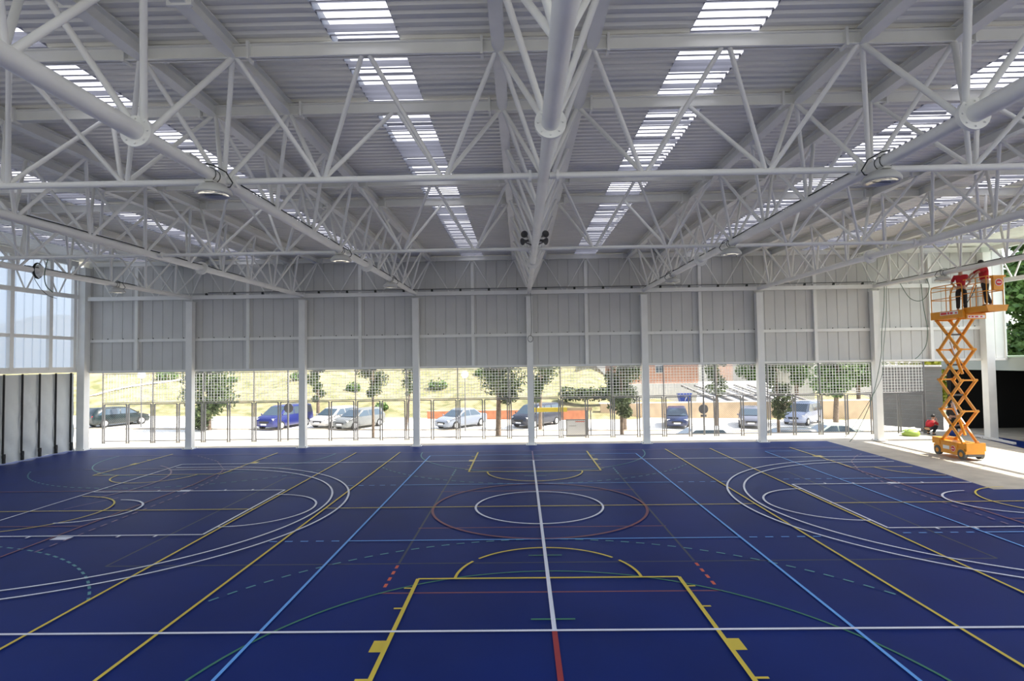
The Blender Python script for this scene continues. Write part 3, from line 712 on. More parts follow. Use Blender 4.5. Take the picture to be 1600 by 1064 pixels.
# ------------------------------------------------------------------ people
def skinned(name, nodes, edges, m, parent, sub=2, root_i=0):
    me = bpy.data.meshes.new(name); me.from_pydata([n[0] for n in nodes], edges, []); o = bpy.data.objects.new(name, me); COL.objects.link(o)
    sk = o.modifiers.new('s', 'SKIN'); ss = o.modifiers.new('u', 'SUBSURF'); ss.levels = sub; ss.render_levels = sub
    L = me.skin_vertices[0].data if me.skin_vertices else None
    if L is None:
        me.skin_vertices.new() if hasattr(me.skin_vertices, 'new') else None; L = me.skin_vertices[0].data
    for i, n_ in enumerate(nodes):
        rr_ = n_[1]; L[i].radius = (rr_, rr_) if not isinstance(rr_, tuple) else rr_
        L[i].use_root = (i == root_i)
    dg = bpy.context.evaluated_depsgraph_get(); m2 = bpy.data.meshes.new_from_object(o.evaluated_get(dg)); bpy.data.objects.remove(o)
    m2.materials.clear(); m2.materials.append(M[m])
    for p in m2.polygons: p.use_smooth = True
    q = bpy.data.objects.new(name, m2); COL.objects.link(q); q.parent = parent; return q
def chain_graph():
    return [], []
def person(label, loc, rz, J, shirt='shirt', trousers='trouser', sleeve=0.5, hair=True):
    """J: joint dictionary in local metres (x right, y forward, z up), feet at z=0."""
    root = thing('person', label, 'person', loc, rz)
    N, E = [], []
    def add(p, r, par=None):
        N.append((tuple(p), r)); i = len(N)-1
        if par is not None: E.append((par, i))
        return i
    V = lambda k: Vector(J[k])
    pel = add(V('pelvis'), 0.125); ch = add(V('chest'), 0.14, pel); nb = add(V('neck'), 0.062, ch)
    hd0 = add(V('head')+Vector((0, 0, -0.06)), 0.075, nb); hd = add(V('head')+Vector((0, 0, 0.04)), 0.098, hd0); add(V('head')+Vector((0, 0, 0.12)), 0.06, hd)
    for s in ('l', 'r'):
        sg = -1 if s == 'l' else 1
        sh = add(V('sh'+s), 0.068, ch); el = add(V('el'+s), 0.044, sh); wr = add(V('wr'+s), 0.030, el)
        d = (V('wr'+s)-V('el'+s)).normalized(); pm = V('wr'+s)+d*0.06; pl = add(pm, 0.034, wr)
        side = d.cross(Vector((0, 1, 0))); side = side.normalized() if side.length > 0.1 else Vector((1, 0, 0)); bend = side.cross(d)
        for q, (o_, L_) in enumerate(((-0.030, 0.065), (-0.010, 0.078), (0.010, 0.074), (0.030, 0.058))):
            f1 = add(pm+side*o_+d*0.035, 0.0095, pl); f2 = add(pm+side*o_*1.1+d*(0.035+L_*0.55)+bend*0.012, 0.0085, f1); add(pm+side*o_*1.1+d*(0.03+L_*0.9)+bend*0.038, 0.007, f2)
        t1 = add(V('wr'+s)+d*0.03+side*0.04, 0.011, wr); add(V('wr'+s)+d*0.075+side*0.062+bend*0.02, 0.009, t1)
        hp = add(V('hp'+s), 0.088, pel); kn = add(V('kn'+s), 0.058, hp); an = add(V('an'+s), 0.040, kn)
        hl = add(V('an'+s)+Vector(J.get('toe'+s, (0, 0.06, -0.05)))*0.6, 0.038, an)
    body = skinned('body', N, E, 'skin', root)
    # shirt
    N, E = [], []
    a = add(V('pelvis')+(V('chest')-V('pelvis'))*0.12, 0.158); b = add(V('pelvis')*0.45+V('chest')*0.55, 0.155, a); c = add(V('chest'), 0.160, b); add(V('chest')*0.35+V('neck')*0.65, 0.085, c)
    for s in ('l', 'r'):
        i = add(V('sh'+s), 0.088, c); add(V('sh'+s)+(V('el'+s)-V('sh'+s))*0.5, 0.068, i); 
        if sleeve > 0.5: j = add(V('el'+s), 0.058, len(N)-1); add(V('el'+s)+(V('wr'+s)-V('el'+s))*0.85, 0.045, j)
        else: add(V('sh'+s)+(V('el'+s)-V('sh'+s))*0.82, 0.066, len(N)-1)
    skinned('shirt', N, E, shirt, root)
    N, E = [], []
    a = add(V('pelvis')+(V('chest')-V('pelvis'))*0.15, 0.142); b = add(V('pelvis'), 0.146, a)
    for s in ('l', 'r'):
        i = add(V('hp'+s), 0.108, b); k = add(V('kn'+s), 0.082, i); add(V('an'+s)+Vector((0, 0, 0.02)), 0.066, k)
    skinned('trousers', N, E, trousers, root)
    for s in ('l', 'r'):
        N, E = [], []; t = Vector(J.get('toe'+s, (0, 0.17, -0.05))); A = V('an'+s)
        a = add(A+Vector((0, -0.03, -0.045)), 0.042); b = add(A+t*0.6+Vector((0, 0, -0.02)), 0.042, a); add(A+t*1.0+Vector((0, 0, -0.015)), 0.034, b)
        skinned('shoe', N, E, 'black', root, 1)
    H = V('head'); hf = Vector(J.get('face', (0, 1, 0))).normalized(); hs = hf.cross(Vector((0, 0, 1))).normalized()
    mb = MB()   # hair cap as a partial ellipsoid
    vs = []; nu, nv = 16, 7
    for j in range(nv+1):
        th = (PI*0.60)*j/nv
        for i in range(nu):
            a = 2*PI*i/nu; fr = math.cos(a); t2 = th*(0.72 if fr > 0.3 else 1.0)
            p = H+Vector((0, 0, 0.045))+hf*(0.108*math.sin(t2)*math.cos(a)-0.008)+hs*(0.098*math.sin(t2)*math.sin(a))+Vector((0, 0, 0.125*math.cos(t2))); vs.append(p)
    mb.add(vs, [(j*nu+i, j*nu+(i+1) % nu, (j+1)*nu+(i+1) % nu, (j+1)*nu+i) for j in range(nv) for i in range(nu)], 'hair', True); mb.build('hair', root)
    mb = MB(); c = H+Vector((0, 0, 0.0)); mb.tube([c+hf*0.088+Vector((0, 0, 0.035)), c+hf*0.116+Vector((0, 0, -0.005)), c+hf*0.09+Vector((0, 0, -0.012))], [0.008, 0.014, 0.012], 'skin', 8)
    for s in (-1, 1):
        mb.lathe([(0, -0.012), (0.018, -0.008), (0.026, 0.0), (0.018, 0.008), (0, 0.012)], c+hs*s*0.092+Vector((0, 0, 0.01)), 'skin', 10, hs)
        mb.lathe([(0, -0.01), (0.010, 0), (0, 0.008)], c+hs*s*0.034+hf*0.088+Vector((0, 0, 0.03)), 'hair', 8, hf)
    mb.tube([c+hf*0.088-hs*0.025+Vector((0, 0, -0.045)), c+hf*0.094+Vector((0, 0, -0.047)), c+hf*0.088+hs*0.025+Vector((0, 0, -0.045))], 0.006, 'shirt', 6)
    mb.build('face', root)
    return root
stand = dict(pelvis=(0, 0, 0.94), chest=(0, 0.02, 1.33), neck=(0, 0.02, 1.50), head=(0, 0.05, 1.64), shl=(-0.19, 0.02, 1.42), shr=(0.19, 0.02, 1.42),
             hpl=(-0.10, 0, 0.90), hpr=(0.10, 0, 0.90), knl=(-0.11, 0.02, 0.49), knr=(0.11, 0.02, 0.49), anl=(-0.12, 0, 0.095), anr=(0.12, 0, 0.095), toel=(-0.01, 0.17, -0.04), toer=(0.01, 0.17, -0.04))
p1 = dict(stand, ell=(-0.30, -0.02, 1.17), elr=(0.30, 0.0, 1.17), wrl=(-0.20, 0.16, 1.04), wrr=(0.20, 0.16, 1.04))
person('worker in red shirt on the lift, standing square in the left of platform', (17.28, 6.95, zp+0.265), math.radians(142), p1)
p2 = dict(stand, chest=(0, 0.05, 1.35), neck=(0, 0.07, 1.50), head=(0, 0.11, 1.64), shl=(-0.18, 0.05, 1.44), shr=(0.18, 0.05, 1.44), ell=(-0.24, 0.34, 1.30), elr=(0.24, 0.34, 1.30), wrl=(-0.14, 0.46, 1.12), wrr=(0.14, 0.48, 1.10),
          knl=(-0.12, 0.05, 0.50), anl=(-0.13, 0.02, 0.095), knr=(0.11, -0.08, 0.5), anr=(0.12, -0.22, 0.095))
person('worker in red shirt on the lift, turned sideways beside the control box', (17.25, 5.72, zp+0.345), math.radians(75), p2)
cr = dict(pelvis=(0, -0.16, 0.30), chest=(0, 0.10, 0.62), neck=(0, 0.20, 0.76), head=(0, 0.27, 0.90), shl=(-0.18, 0.13, 0.68), shr=(0.18, 0.13, 0.68), hpl=(-0.10, -0.12, 0.32), hpr=(0.10, -0.12, 0.32),
          knl=(-0.17, 0.30, 0.47), knr=(0.17, 0.30, 0.47), anl=(-0.14, 0.04, 0.095), anr=(0.14, 0.04, 0.095), toel=(-0.02, 0.17, -0.04), toer=(0.02, 0.17, -0.04),
          ell=(-0.23, 0.34, 0.50), elr=(0.22, 0.34, 0.52), wrl=(-0.06, 0.48, 0.50), wrr=(0.06, 0.42, 0.74))
person('man in red shirt crouching outside by the fence gate', (20.75, 14.05, -0.03), math.radians(-75), cr)
p4 = dict(stand, ell=(-0.25, -0.02, 1.15), elr=(0.26, 0.0, 1.15), wrl=(-0.27, 0.05, 0.88), wrr=(0.20, 0.14, 0.95))
pr = person('man in dark clothes standing by the fence end post', (21.9, 13.95, -0.03), math.radians(160), p4, shirt='black', sleeve=1.0)
pr.scale = (0.97, 0.97, 0.97)

# ------------------------------------------------------------------ things near the right side
mb = MB(); root = thing('bucket', 'blue plastic tub on the ground beside the man in dark clothes', 'bucket', (21.55, 13.5, -0.03))
mb.lathe([(0.0, 0.0), (0.16, 0.0), (0.20, 0.26), (0.215, 0.27), (0.19, 0.26), (0.15, 0.02), (0, 0.02)], (21.55, 13.5, -0.03), 'blueplastic', 18); part('tub', mb, root, root)
mb = MB(); mb.tube([(21.35, 13.5, 0.22), (21.4, 13.47, 0.34), (21.55, 13.45, 0.40), (21.7, 13.47, 0.34), (21.75, 13.5, 0.22)], 0.008, 'fence', 6); part('handle', mb, root, root)
root = thing('tool_bag', 'bright green and white bag on sunlit ground by the gate', 'bag', (19.6, 13.8, -0.03))
mb = MB(); vs = []
mb.lathe([(0, 0), (0.36, 0), (0.42, 0.12), (0.36, 0.26), (0.2, 0.33), (0, 0.35)], (19.6, 13.8, -0.03), 'greenplastic', 16); part('body', mb, root, root)
mb = MB(); mb.tube([(19.35, 13.7, 0.25), (19.45, 13.65, 0.40), (19.7, 13.65, 0.42), (19.85, 13.7, 0.25)], 0.02, 'rope', 6); mb.tube([(19.25, 13.75, 0.2), (18.95, 13.7, 0.1), (18.65, 13.6, 0.05), (18.45, 13.7, 0.0)], 0.018, 'rope', 6); part('strap', mb, root, root)
# building with the dark opening
root = thing('garage_building', 'flat roofed building with a wide black opening at the right', 'building', (26, 11, 0))
mb = MB()
mb.box(23.6, 34, 3.0, 16.6, -0.1, 0.0, 'slab'); part('floor_slab', mb, root, root)
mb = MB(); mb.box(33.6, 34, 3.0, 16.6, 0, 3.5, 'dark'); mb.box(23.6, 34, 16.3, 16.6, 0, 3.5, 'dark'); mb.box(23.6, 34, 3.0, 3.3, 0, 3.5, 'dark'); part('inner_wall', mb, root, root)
mb = MB(); mb.box(23.55, 34.2, 2.6, 16.9, 3.3, 3.95, 'fascia'); part('fascia', mb, root, root)
mb = MB(); mb.box(23.52, 34.3, 2.5, 17.0, 3.95, 4.03, 'rooftop'); part('roof', mb, root, root)
mb = MB(); mb.prism([(23.15, 16.35, -0.1), (21.35, 19.2, -0.1), (21.55, 19.3, -0.1), (23.3, 16.6, -0.1)], (0, 0, 3.55), 'block'); sw = part('side_wall', mb, root, root)
mb = MB()
for z in [0.4+0.28*i for i in range(11)]: mb.beam((23.12, 16.35, z), (21.32, 19.2, z), 0.02, 0.02, 'fascia')
part('joint', mb, sw, root)
mb = MB(); mb.beam((23.15, 16.33, 3.5), (21.3, 19.25, 3.5), 0.3, 0.10, 'whitewall'); part('coping', mb, root, root)

# ------------------------------------------------------------------ fence
FY = 14.62
def fence_bay(x0, x1, label, net=True, wire=True):
    root = thing('mesh_fence', label, 'fence', (x0, FY, -0.03), 0, 'fence bays with rope net')
    top, mid = 3.72, 2.08
    mb = MB(); mb.tube([(x0, FY, -0.03), (x0, FY, top+0.1)], 0.032, 'fence', 8); part('tall_post', mb, root, root)
    mb = MB(); mb.tube([(x0, FY, top), (x1-0.035, FY, top)], 0.024, 'fence', 6); mb.tube([(x0, FY, mid+0.08), (x1-0.035, FY, mid+0.08)], 0.028, 'fence', 6); part('rail', mb, root, root)
    h = (x0+x1)/2
    for a, b in ((x0+0.10, h-0.06), (h+0.06, x1-0.10)):
        mb = MB()
        for q in (a, b): mb.beam((q, FY, -0.03), (q, FY, mid), 0.06, 0.06, 'fence')
        for z in (mid, 0.10): mb.beam((a, FY, z), (b, FY, z), 0.05, 0.05, 'fence')
        fr = part('gate_frame', mb, root, root)
        mb = MB(); s = 0.11; wv = 0.003
        H_ = mid-0.1; W_ = b-a
        c = -H_
        while c < W_:
            for sg in (1, -1):
                # line x = a + c + t, z = 0.1 + t
                t0 = max(0, -c); t1 = min(H_, W_-c)
                if t1 > t0+0.01:
                    X0, X1 = c+t0, c+t1
                    if sg < 0: X0, X1 = W_-X0, W_-X1
                    p = (a+X0, FY, 0.1+t0); q = (a+X1, FY, 0.1+t1)
                    dx, dz = (q[0]-p[0]), (q[2]-p[2]); L = math.hypot(dx, dz); nx, nz = -dz/L*wv, dx/L*wv
                    mb.add([(p[0]+nx, FY, p[2]+nz), (p[0]-nx, FY, p[2]-nz), (q[0]-nx, FY, q[2]-nz), (q[0]+nx, FY, q[2]+nz)], [(0, 1, 2, 3)], 'fence')
            c += s
        part('wire_mesh', mb, fr, root)
    if net:
        mb = MB(); s = 0.165; z0, z1 = mid+0.12, top
        nx_ = int((x1-x0)/s)+1; nz_ = int((z1-z0)/s)+1; rw = 0.019
        for i in range(nx_):
            x = x0+(i+0.5)*(x1-x0)/nx_; yy = FY+0.03+0.02*math.sin(i*1.7)
            mb.beam((x, yy, z0), (x, yy, z1), rw, rw, 'rope')
        for j in range(nz_):
            z = z0+(j+0.5)*(z1-z0)/nz_; mb.beam((x0, FY+0.03, z), (x1-0.04, FY+0.03, z), rw, rw, 'rope')
        part('rope_net', mb, root, root)
bays = []; x = -23.2
lefts = ['left corner column', 'second column from left', 'third column from left', 'fourth column from left', 'middle column', 'fourth column from right', 'third column from right', 'second column from right']
MW = 2.76; i = 0; xs = [-23.2+MW*j for j in range(17)]; cnt = {}
for j in range(16):
    xm = xs[j]+MW/2; k = max(0, min(7, int((xm*0.92+22.6)//B))); cnt[k] = cnt.get(k, 0)+1
    pos = {1: 'first', 2: 'next', 3: 'last'}[cnt[k]]
    fence_bay(xs[j], xs[j+1], '%s fence bay with rope net right of the %s' % (pos, lefts[k]))
root = thing('fence_post', 'end post of the rope net fence beside the orange lift', 'post', (xs[16], FY, -0.03))
mb = MB(); mb.tube([(xs[16]-1.3, FY, 3.72), (xs[16], FY, 3.72)], 0.024, 'fence', 6); mb = MB(); mb.tube([(xs[16], FY, -0.03), (xs[16], FY, 3.8)], 0.04, 'fence', 8); part('shaft', mb, root, root)

# ------------------------------------------------------------------ cars
def car(label, x, y, th, col, L=4.1, W=1.7, H=1.43, kind='hatch', plate=True, z=None, group='parked cars'):
    z0 = zr(x, y) if z is None else z
    root = thing('car', label, 'car', (x, y, z0), math.radians(th), group)
    pm = mat('car_paint', col, 0.25, spec=0.6)
    if kind == 'hatch': P = [(-0.5, .42, .50), (-.485, .48, .72), (-.46, .50, .80), (-.40, .50, 1.0), (-.30, .50, 1.0), (0.0, .50, 1.0), (.10, .50, .97), (.27, .49, .62), (.36, .48, .58), (.46, .45, .50), (.495, .40, .40)]; cab = (-.45, -.33, .09, .28)
    elif kind == 'sedan': P = [(-0.5, .43, .55), (-.48, .48, .66), (-.34, .50, .68), (-.20, .50, .97), (-.10, .50, 1.0), (0.02, .50, 1.0), (.08, .50, .97), (.25, .49, .63), (.34, .48, .59), (.46, .45, .50), (.495, .40, .40)]; cab = (-.34, -.19, .07, .26)
    else: P = [(-0.5, .45, .60), (-.49, .48, .75), (-.46, .50, .97), (-.40, .50, 1.0), (-.2, .50, 1.0), (.08, .50, .99), (.16, .50, .95), (.33, .49, .62), (.40, .48, .57), (.47, .45, .48), (.495, .40, .38)]; cab = (-.49, -.45, .15, .335)
    belt = 0.63*H if kind != 'van' else 0.60*H
    secs = []
    for (px, wf, hf) in P:
        X = px*L; hw = wf*W; zt_ = hf*H; zb = belt if zt_ > belt else zt_-0.02; wt = hw if zt_ <= belt+0.02 else hw*(0.80 if kind != 'van' else 0.84)
        zl = 0.20 if abs(px) < 0.47 else 0.26
        half = [(hw*0.90, zl), (hw, zl+0.14), (hw, zb*0.75), (hw*0.97, zb), (wt, zt_-0.05 if zt_ > belt+0.05 else zt_-0.012), (wt*0.85, zt_)]
        secs.append([(X, a, b) for a, b in half]+[(X, -a, b) for a, b in reversed(half)])
    mb = MB(); n = 12; vs = [v for s in secs for v in s]
    mb.add(vs, [(i*n+k, i*n+(k+1) % n, (i+1)*n+(k+1) % n, (i+1)*n+k) for i in range(len(secs)-1) for k in range(n)]+[tuple(range(n-1, -1, -1)), tuple((len(secs)-1)*n+k for k in range(n))], pm, True)
    body = mb.build('body', root)
    tw = W/2*(0.80 if kind != 'van' else 0.84)
    rb, rt_, ft, fb = [c*L for c in cab]
    e = 0.012; zb = belt+0.015; zt_ = H*0.93
    for s in (-1, 1):
        mb = MB(); yb, yt = s*(W/2*0.97+e), s*(tw+e+0.012)
        cuts = [(rb+0.12, rt_+0.06, -0.22*L/4, -0.20*L/4), (-0.14*L/4-0.02, -0.13*L/4, fb-0.16, ft-0.05)] if kind != 'van' else [(rb+0.10, rt_+0.10, -0.9, -0.9), (-0.8, -0.8, 0.0, 0.0), (0.1, 0.1, fb-0.2, ft-0.06)]
        for (a, b_, c, d) in cuts: mb.add([(a, yb, zb), (c, yb, zb), (d, yt, zt_), (b_, yt, zt_)], [(0, 1, 2, 3)], 'glass')
        mb.build('side_window', root)
        mb = MB(); mb.lathe([(0, -0.05), (0.05, -0.04), (0.06, 0.0), (0.05, 0.03), (0, 0.04)], (fb-0.10, s*(W/2+0.06), belt+0.06), pm, 10, (1, 0, 0)); mb.build('mirror', root)
    def pane(xb, xt, wb, wt2, name, d):
        mb = MB(); mb.add([(xb+d, -wb, zb), (xb+d, wb, zb), (xt+d, wt2, H*0.955), (xt+d, -wt2, H*0.955)], [(0, 1, 2, 3)], 'glass'); mb.build(name, root)
    pane(fb, ft+0.02, W*0.43, tw*0.88, 'windscreen', 0.045); pane(rb, rt_, W*0.42, tw*0.86, 'rear_window', -0.045)
    for sx in (-0.31, 0.32):
        for s in (-1, 1):
            mb = MB(); yo = s*(W/2-0.17); mb.tube([(sx*L, yo, 0.30), (sx*L, s*(W/2+0.012), 0.30)], 0.30, 'black', 20); wv = mb.build('wheel', root)
            mb = MB(); mb.tube([(sx*L, s*(W/2+0.0), 0.30), (sx*L, s*(W/2+0.025), 0.30)], 0.19, 'hub', 14); mb.build('hubcap', wv)
    for s in (-1, 1):
        mb = MB(); mb.beam((0.455*L, s*W*0.30, H*0.455), (0.475*L, s*W*0.43, H*0.455), 0.10, 0.11, 'signwhite'); mb.build('headlight', root)
        mb = MB(); mb.beam((-0.492*L, s*W*0.36, H*0.56), (-0.475*L, s*W*0.46, H*0.56), 0.06, 0.16, 'signred'); mb.build('tail_light', root)
    mb = MB(); mb.box(0.478*L, 0.505*L, -W*0.22, W*0.22, H*0.30, H*0.38, 'black'); mb.build('grille', root)
    for sx in (0.508, -0.512):
        mb = MB(); mb.box(min(sx*L, sx*L-0.015), max(sx*L, sx*L-0.015), -0.25, 0.25, 0.36, 0.47, 'signwhite'); mb.build('number_plate', root)
    return root
car('dark green hatchback parked at far left, seen from behind', -31.3, 27.2, 62, (0.012, 0.022, 0.024))
car('dark blue minivan parked left of the third column', -18.3, 26.9, -108, (0.012, 0.02, 0.14), 4.4, 1.8, 1.68, 'van')
car('white car half hidden by column beside the blue minivan', -14.8, 27.9, -112, (0.5, 0.5, 0.5))
car('silver grey hatchback parked right of the white car', -12.7, 27.0, -118, (0.17, 0.18, 0.18))
car('silver blue sedan parked alone in the opening left of the middle column', -5.1, 27.7, -128, (0.24, 0.27, 0.33), 4.3, 1.7, 1.42, 'sedan')
car('dark people carrier partly hidden by the middle column', 0.7, 28.9, -128, (0.02, 0.025, 0.045), 4.6, 1.8, 1.70, 'van')
car('dark blue hatchback facing us under the brick building', 11.7, 29.2, -104, (0.015, 0.028, 0.09), 4.0, 1.72, 1.45)
car('grey blue car facing us beside the seventh column', 17.6, 29.6, -110, (0.13, 0.14, 0.18), 4.2, 1.72, 1.48)
car('pale blue and white van parked right of a bushy tree', 22.6, 31.4, -135, (0.40, 0.45, 0.60), 4.2, 1.75, 1.75, 'van')
car('pale car showing only its roof below the round sign', 9.9, 17.9, 180, (0.66, 0.70, 0.74), 4.0, 1.65, 1.40, 'hatch')
car('dark car showing only its roof at foot of the leaning cables', 15.0, 18.0, 180, (0.06, 0.07, 0.08), 3.9, 1.65, 1.36, 'hatch')
car('pale green car showing only its roof near the leaning tree', 18.9, 20.3, 178, (0.42, 0.50, 0.46), 4.1, 1.65, 1.40, 'sedan')

# ------------------------------------------------------------------ trees
def leaf_mesh(name, seed, n, size, blobs, m, needle=False):
    rg = random.Random(seed); mb = MB()
    for _ in range(n):
        c, rad = rg.choice(blobs)
        d = Vector((rg.gauss(0, 1), rg.gauss(0, 1), rg.gauss(0, 1))).normalized(); q = rg.random()**0.45
        p = Vector((c[0]+d.x*rad[0]*q, c[1]+d.y*rad[1]*q, c[2]+d.z*rad[2]*q))
        u = Vector((rg.gauss(0, 1), rg.gauss(0, 1), rg.gauss(0, 0.7)-(0.5 if needle else 0))).normalized(); v = u.cross(Vector((rg.gauss(0, 1), rg.gauss(0, 1), rg.gauss(0, 1)))).normalized()
        s = size*rg.uniform(0.7, 1.5); a = u*s*(1.6 if needle else 1.1); b = v*s*(0.5 if needle else 0.75)
        mb.add([p-a*0.5, p+b*0.5, p+a*0.5, p-b*0.5], [(0, 1, 2, 3)], m)
    return mb
def tree(name, label, x, y, z, h, cw, cz0, lean=0.0, seed=1, m='pine', n=2600, trunk=0.13, leaf=0.16, group='trees outside', cat='tree', needle=True, nb=14):
    root = thing(name, label, cat, (x, y, z), 0, group)
    rg = random.Random(seed); mb = MB()
    top = Vector((lean*0.7*h, 0, h*0.85))
    mb.tube([(0, 0, -0.05), (lean*0.25*h, 0.03, 0.3*h), (lean*0.5*h, 0, 0.6*h), tuple(top)], [trunk*1.15, trunk*0.9, trunk*0.6, trunk*0.25], 'trunk', 9)
    blobs = []
    for i in range(nb):
        t = (i+0.5)/nb; zc_ = cz0+(h-cz0)*t; wr = cw/2*(0.55+0.45*math.sin(PI*min(1, t*1.05)))*rg.uniform(0.55, 1.0); a = rg.uniform(0, 2*PI)
        c = (lean*0.7*zc_+math.cos(a)*wr*0.55, math.sin(a)*wr*0.55, zc_); r = wr*0.62
        blobs.append((c, (r, r, r*0.75+0.05)))
        mb.tube([(lean*0.7*zc_*0.9, 0, max(0.3, zc_-0.5)), c], [trunk*0.3, trunk*0.12], 'trunk', 5)
    mb.build('trunk', root)
    leaf_mesh('crown', seed+50, n, leaf, blobs, m, needle).build('crown', root)
    return root
tree('pine_tree', 'bushy pine reaching low, beside the first column from left corner', -23.0, 25.0, zr(-23.0, 25), 6.2, 4.2, 0.4, -0.06, 11, n=7000, nb=26, leaf=0.2)
tree('pine_tree', 'narrow pine crown just right of the second column', -16.2, 28.0, zr(-16, 28), 6.5, 1.9, 1.9, 0.0, 12, n=2400)
tree('pine_tree', 'small pine with bare trunk left of the third column', -8.95, 16.5, -1.3, 6.4, 2.1, 3.6, 0.0, 13, n=2600, trunk=0.09, leaf=0.12)
tree('pine_tree', 'thin leaning pine just right of the third column', -8.9, 25.4, zr(-9, 25.4), 5.8, 1.7, 2.6, 0.14, 14, n=1100, trunk=0.10)
tree('pine_tree', 'large pine with thick trunk right of the globe street lamp', -1.85, 16.7, -1.4, 7.0, 3.3, 3.4, 0.03, 15, n=5200, trunk=0.17, leaf=0.15)
tree('pine_tree', 'pine crown showing right of the middle column', 0.9, 26.5, zr(1, 26.5), 6.2, 2.8, 2.2, 0.03, 16, n=3200)
tree('pine_tree', 'full pine with low branches behind the white notice board', 5.25, 16.7, -1.5, 7.0, 2.9, 2.5, 0.0, 17, n=5200, trunk=0.12, leaf=0.13)
tree('pine_tree', 'pine trunk standing behind the full pine', 7.2, 26.6, zr(7, 26.6), 6.4, 2.4, 1.6, 0.0, 18, n=1500)
tree('pine_tree', 'pine in front of brick building right end', 14.5, 28.2, zr(14.5, 28.2), 6.6, 2.8, 2.6, 0.02, 19, n=2000)
tree('leafy_tree', 'dark bushy tree just right of the seventh column', 13.95, 16.3, -1.4, 6.2, 1.9, 2.2, 0.0, 20, 'pine', 2600, 0.09, 0.14)
tree('leafy_tree', 'spreading tree with leaning dark trunk left of the eighth column', 24.6, 30.2, zr(24.6, 30.2), 7.2, 5.4, 2.6, 0.08, 21, 'leaf', 6000, 0.20, 0.2, needle=False)
for j, (x, y, h, cw, lab, m) in enumerate(((24.6, 46.3, 9.5, 4.0, 'round leafy tree in background behind the seventh column', 'leaf'), (30.5, 49.0, 9.5, 5.5, 'round leafy tree in background between seventh and eighth column', 'leaf'), (36.8, 48.0, 9.5, 6.0, 'round leafy tree in background behind the eighth column', 'leaf'),
                                  (25.9, 21.9, 7.8, 4.2, 'yellow flowering tree above the grey block wall, left of lift', 'yleaf'))):
    tree('leafy_tree', lab, x, y, zr(x, y)-0.2, h, cw, 2.4, 0, 30+j, m, 6000, 0.2, 0.28, needle=False, nb=20)
for j, (x, y, h, cw, lab) in enumerate(((31.6, 19.8, 14.0, 6.2, 'tall leafy tree beyond building, nearest the right corner column'), (38.5, 24.0, 17.0, 7.0, 'tall leafy tree at the right edge of the picture'))):
    tree('leafy_tree', lab, x, y, -0.5, h, cw, 2.5, 0, 40+j, 'leaf', 15000, 0.3, 0.32, needle=False, nb=34)

# ------------------------------------------------------------------ hillside, walls and buildings behind
hb = MB(); NX, NYY = 90, 40; vs = []; rg = random.Random(9)
def hz_(x, y):
    base = zr(x, 33)
    t = max(0, y-33.0); r = 0.245 if x < 8 else max(0.02, 0.245-0.06*(x-8))
    return base-0.05+t*r+0.35*math.sin(0.31*x+0.2*y)*min(1, t/6)+0.2*math.sin(0.9*x-0.5*y)*min(1, t/5)
for i in range(NX+1):
    x = -85+130*i/NX
    for j in range(NYY+1):
        y = 31.5+ (j/NYY)**1.4*55; vs.append((x, y, hz_(x, y)))
hb.add(vs, [(i*(NYY+1)+j, (i+1)*(NYY+1)+j, (i+1)*(NYY+1)+j+1, i*(NYY+1)+j+1) for i in range(NX) for j in range(NYY)], 'hill', True)
struct('hillside', hb, 'dry grassy hillside across the road')
mb = MB(); P = [(-41+0.55*i, 37.5+0.9*i) for i in range(14)]
vs = []
for (x, y) in P: vs += [(x-0.45, y, hz_(x-0.45, y)+0.06), (x+0.45, y, hz_(x+0.45, y)+0.06)]
mb.add(vs, [(2*i, 2*i+1, 2*i+3, 2*i+2) for i in range(len(P)-1)], 'dirt'); struct('path', mb, 'pale dirt path climbing the hillside at left')
k = 0
spots = [(-38.5, 45, 1.6, 'round green shrub on the hillside at far left'), (-31.5, 44, 1.4, 'shrub on hillside above the dark green hatchback'), (-9.0, 42, 1.3, 'round shrub on the hillside left of the globe lamp'), (-4.5, 46, 1.3, 'shrub on hillside behind the globe lamp'), (-17, 40, 1.0, 'low shrub on hillside above the blue minivan'), (-13, 35.0, 0.8, 'yellow green bush behind the silver hatchback'), (-23.5, 43, 1.2, 'shrub on hillside left of the minivan')]
for x, y, r, lab in spots:
    root = thing('shrub', lab, 'shrub', (x, y, hz_(x, y)), 0, 'hillside shrubs')
    leaf_mesh('foliage', 70+k, 420, 0.2, [((0, 0, r*0.4), (r*0.7, r*0.7, r*0.5)), ((r*0.4, 0, r*0.3), (r*0.4, r*0.4, r*0.3)), ((-r*0.4, 0.1, r*0.3), (r*0.4, r*0.4, r*0.3))], 'leaf').build('foliage', root)
    mb = MB(); mb.tube([(0, 0, -0.1), (0.03, 0, r*0.5)], [0.05, 0.02], 'trunk', 6); mb.build('stem', root); k += 1
g = MB(); g.box(-8.5, 5.0, 32.6, 32.9, -1.2, -0.05, 'brickred'); g.box(-8.6, 5.1, 32.55, 32.95, -0.05, 0.02, 'beige'); tag(g.build('brick_wall', loc=(-2, 32.7, -1.2)), 'low orange brick wall behind the silver blue sedan', 'wall')
g = MB(); g.box(6.5, 31.0, 34.6, 35.0, -1.6, 0.25, 'beige'); g.box(6.4, 31.1, 34.55, 35.05, 0.25, 0.32, 'whitewall'); tag(g.build('garden_wall', loc=(18, 34.8, -1.5)), 'long beige wall behind the dark blue hatchback', 'wall')
root = thing('hedge', 'dark green clipped hedge behind the notice board', 'hedge', (6.5, 37.0, -0.9))
leaf_mesh('foliage', 91, 2600, 0.2, [((-2.8+0.8*i, 0, 1.9), (0.8, 0.6, 0.7)) for i in range(8)], 'pine').build('foliage', root)
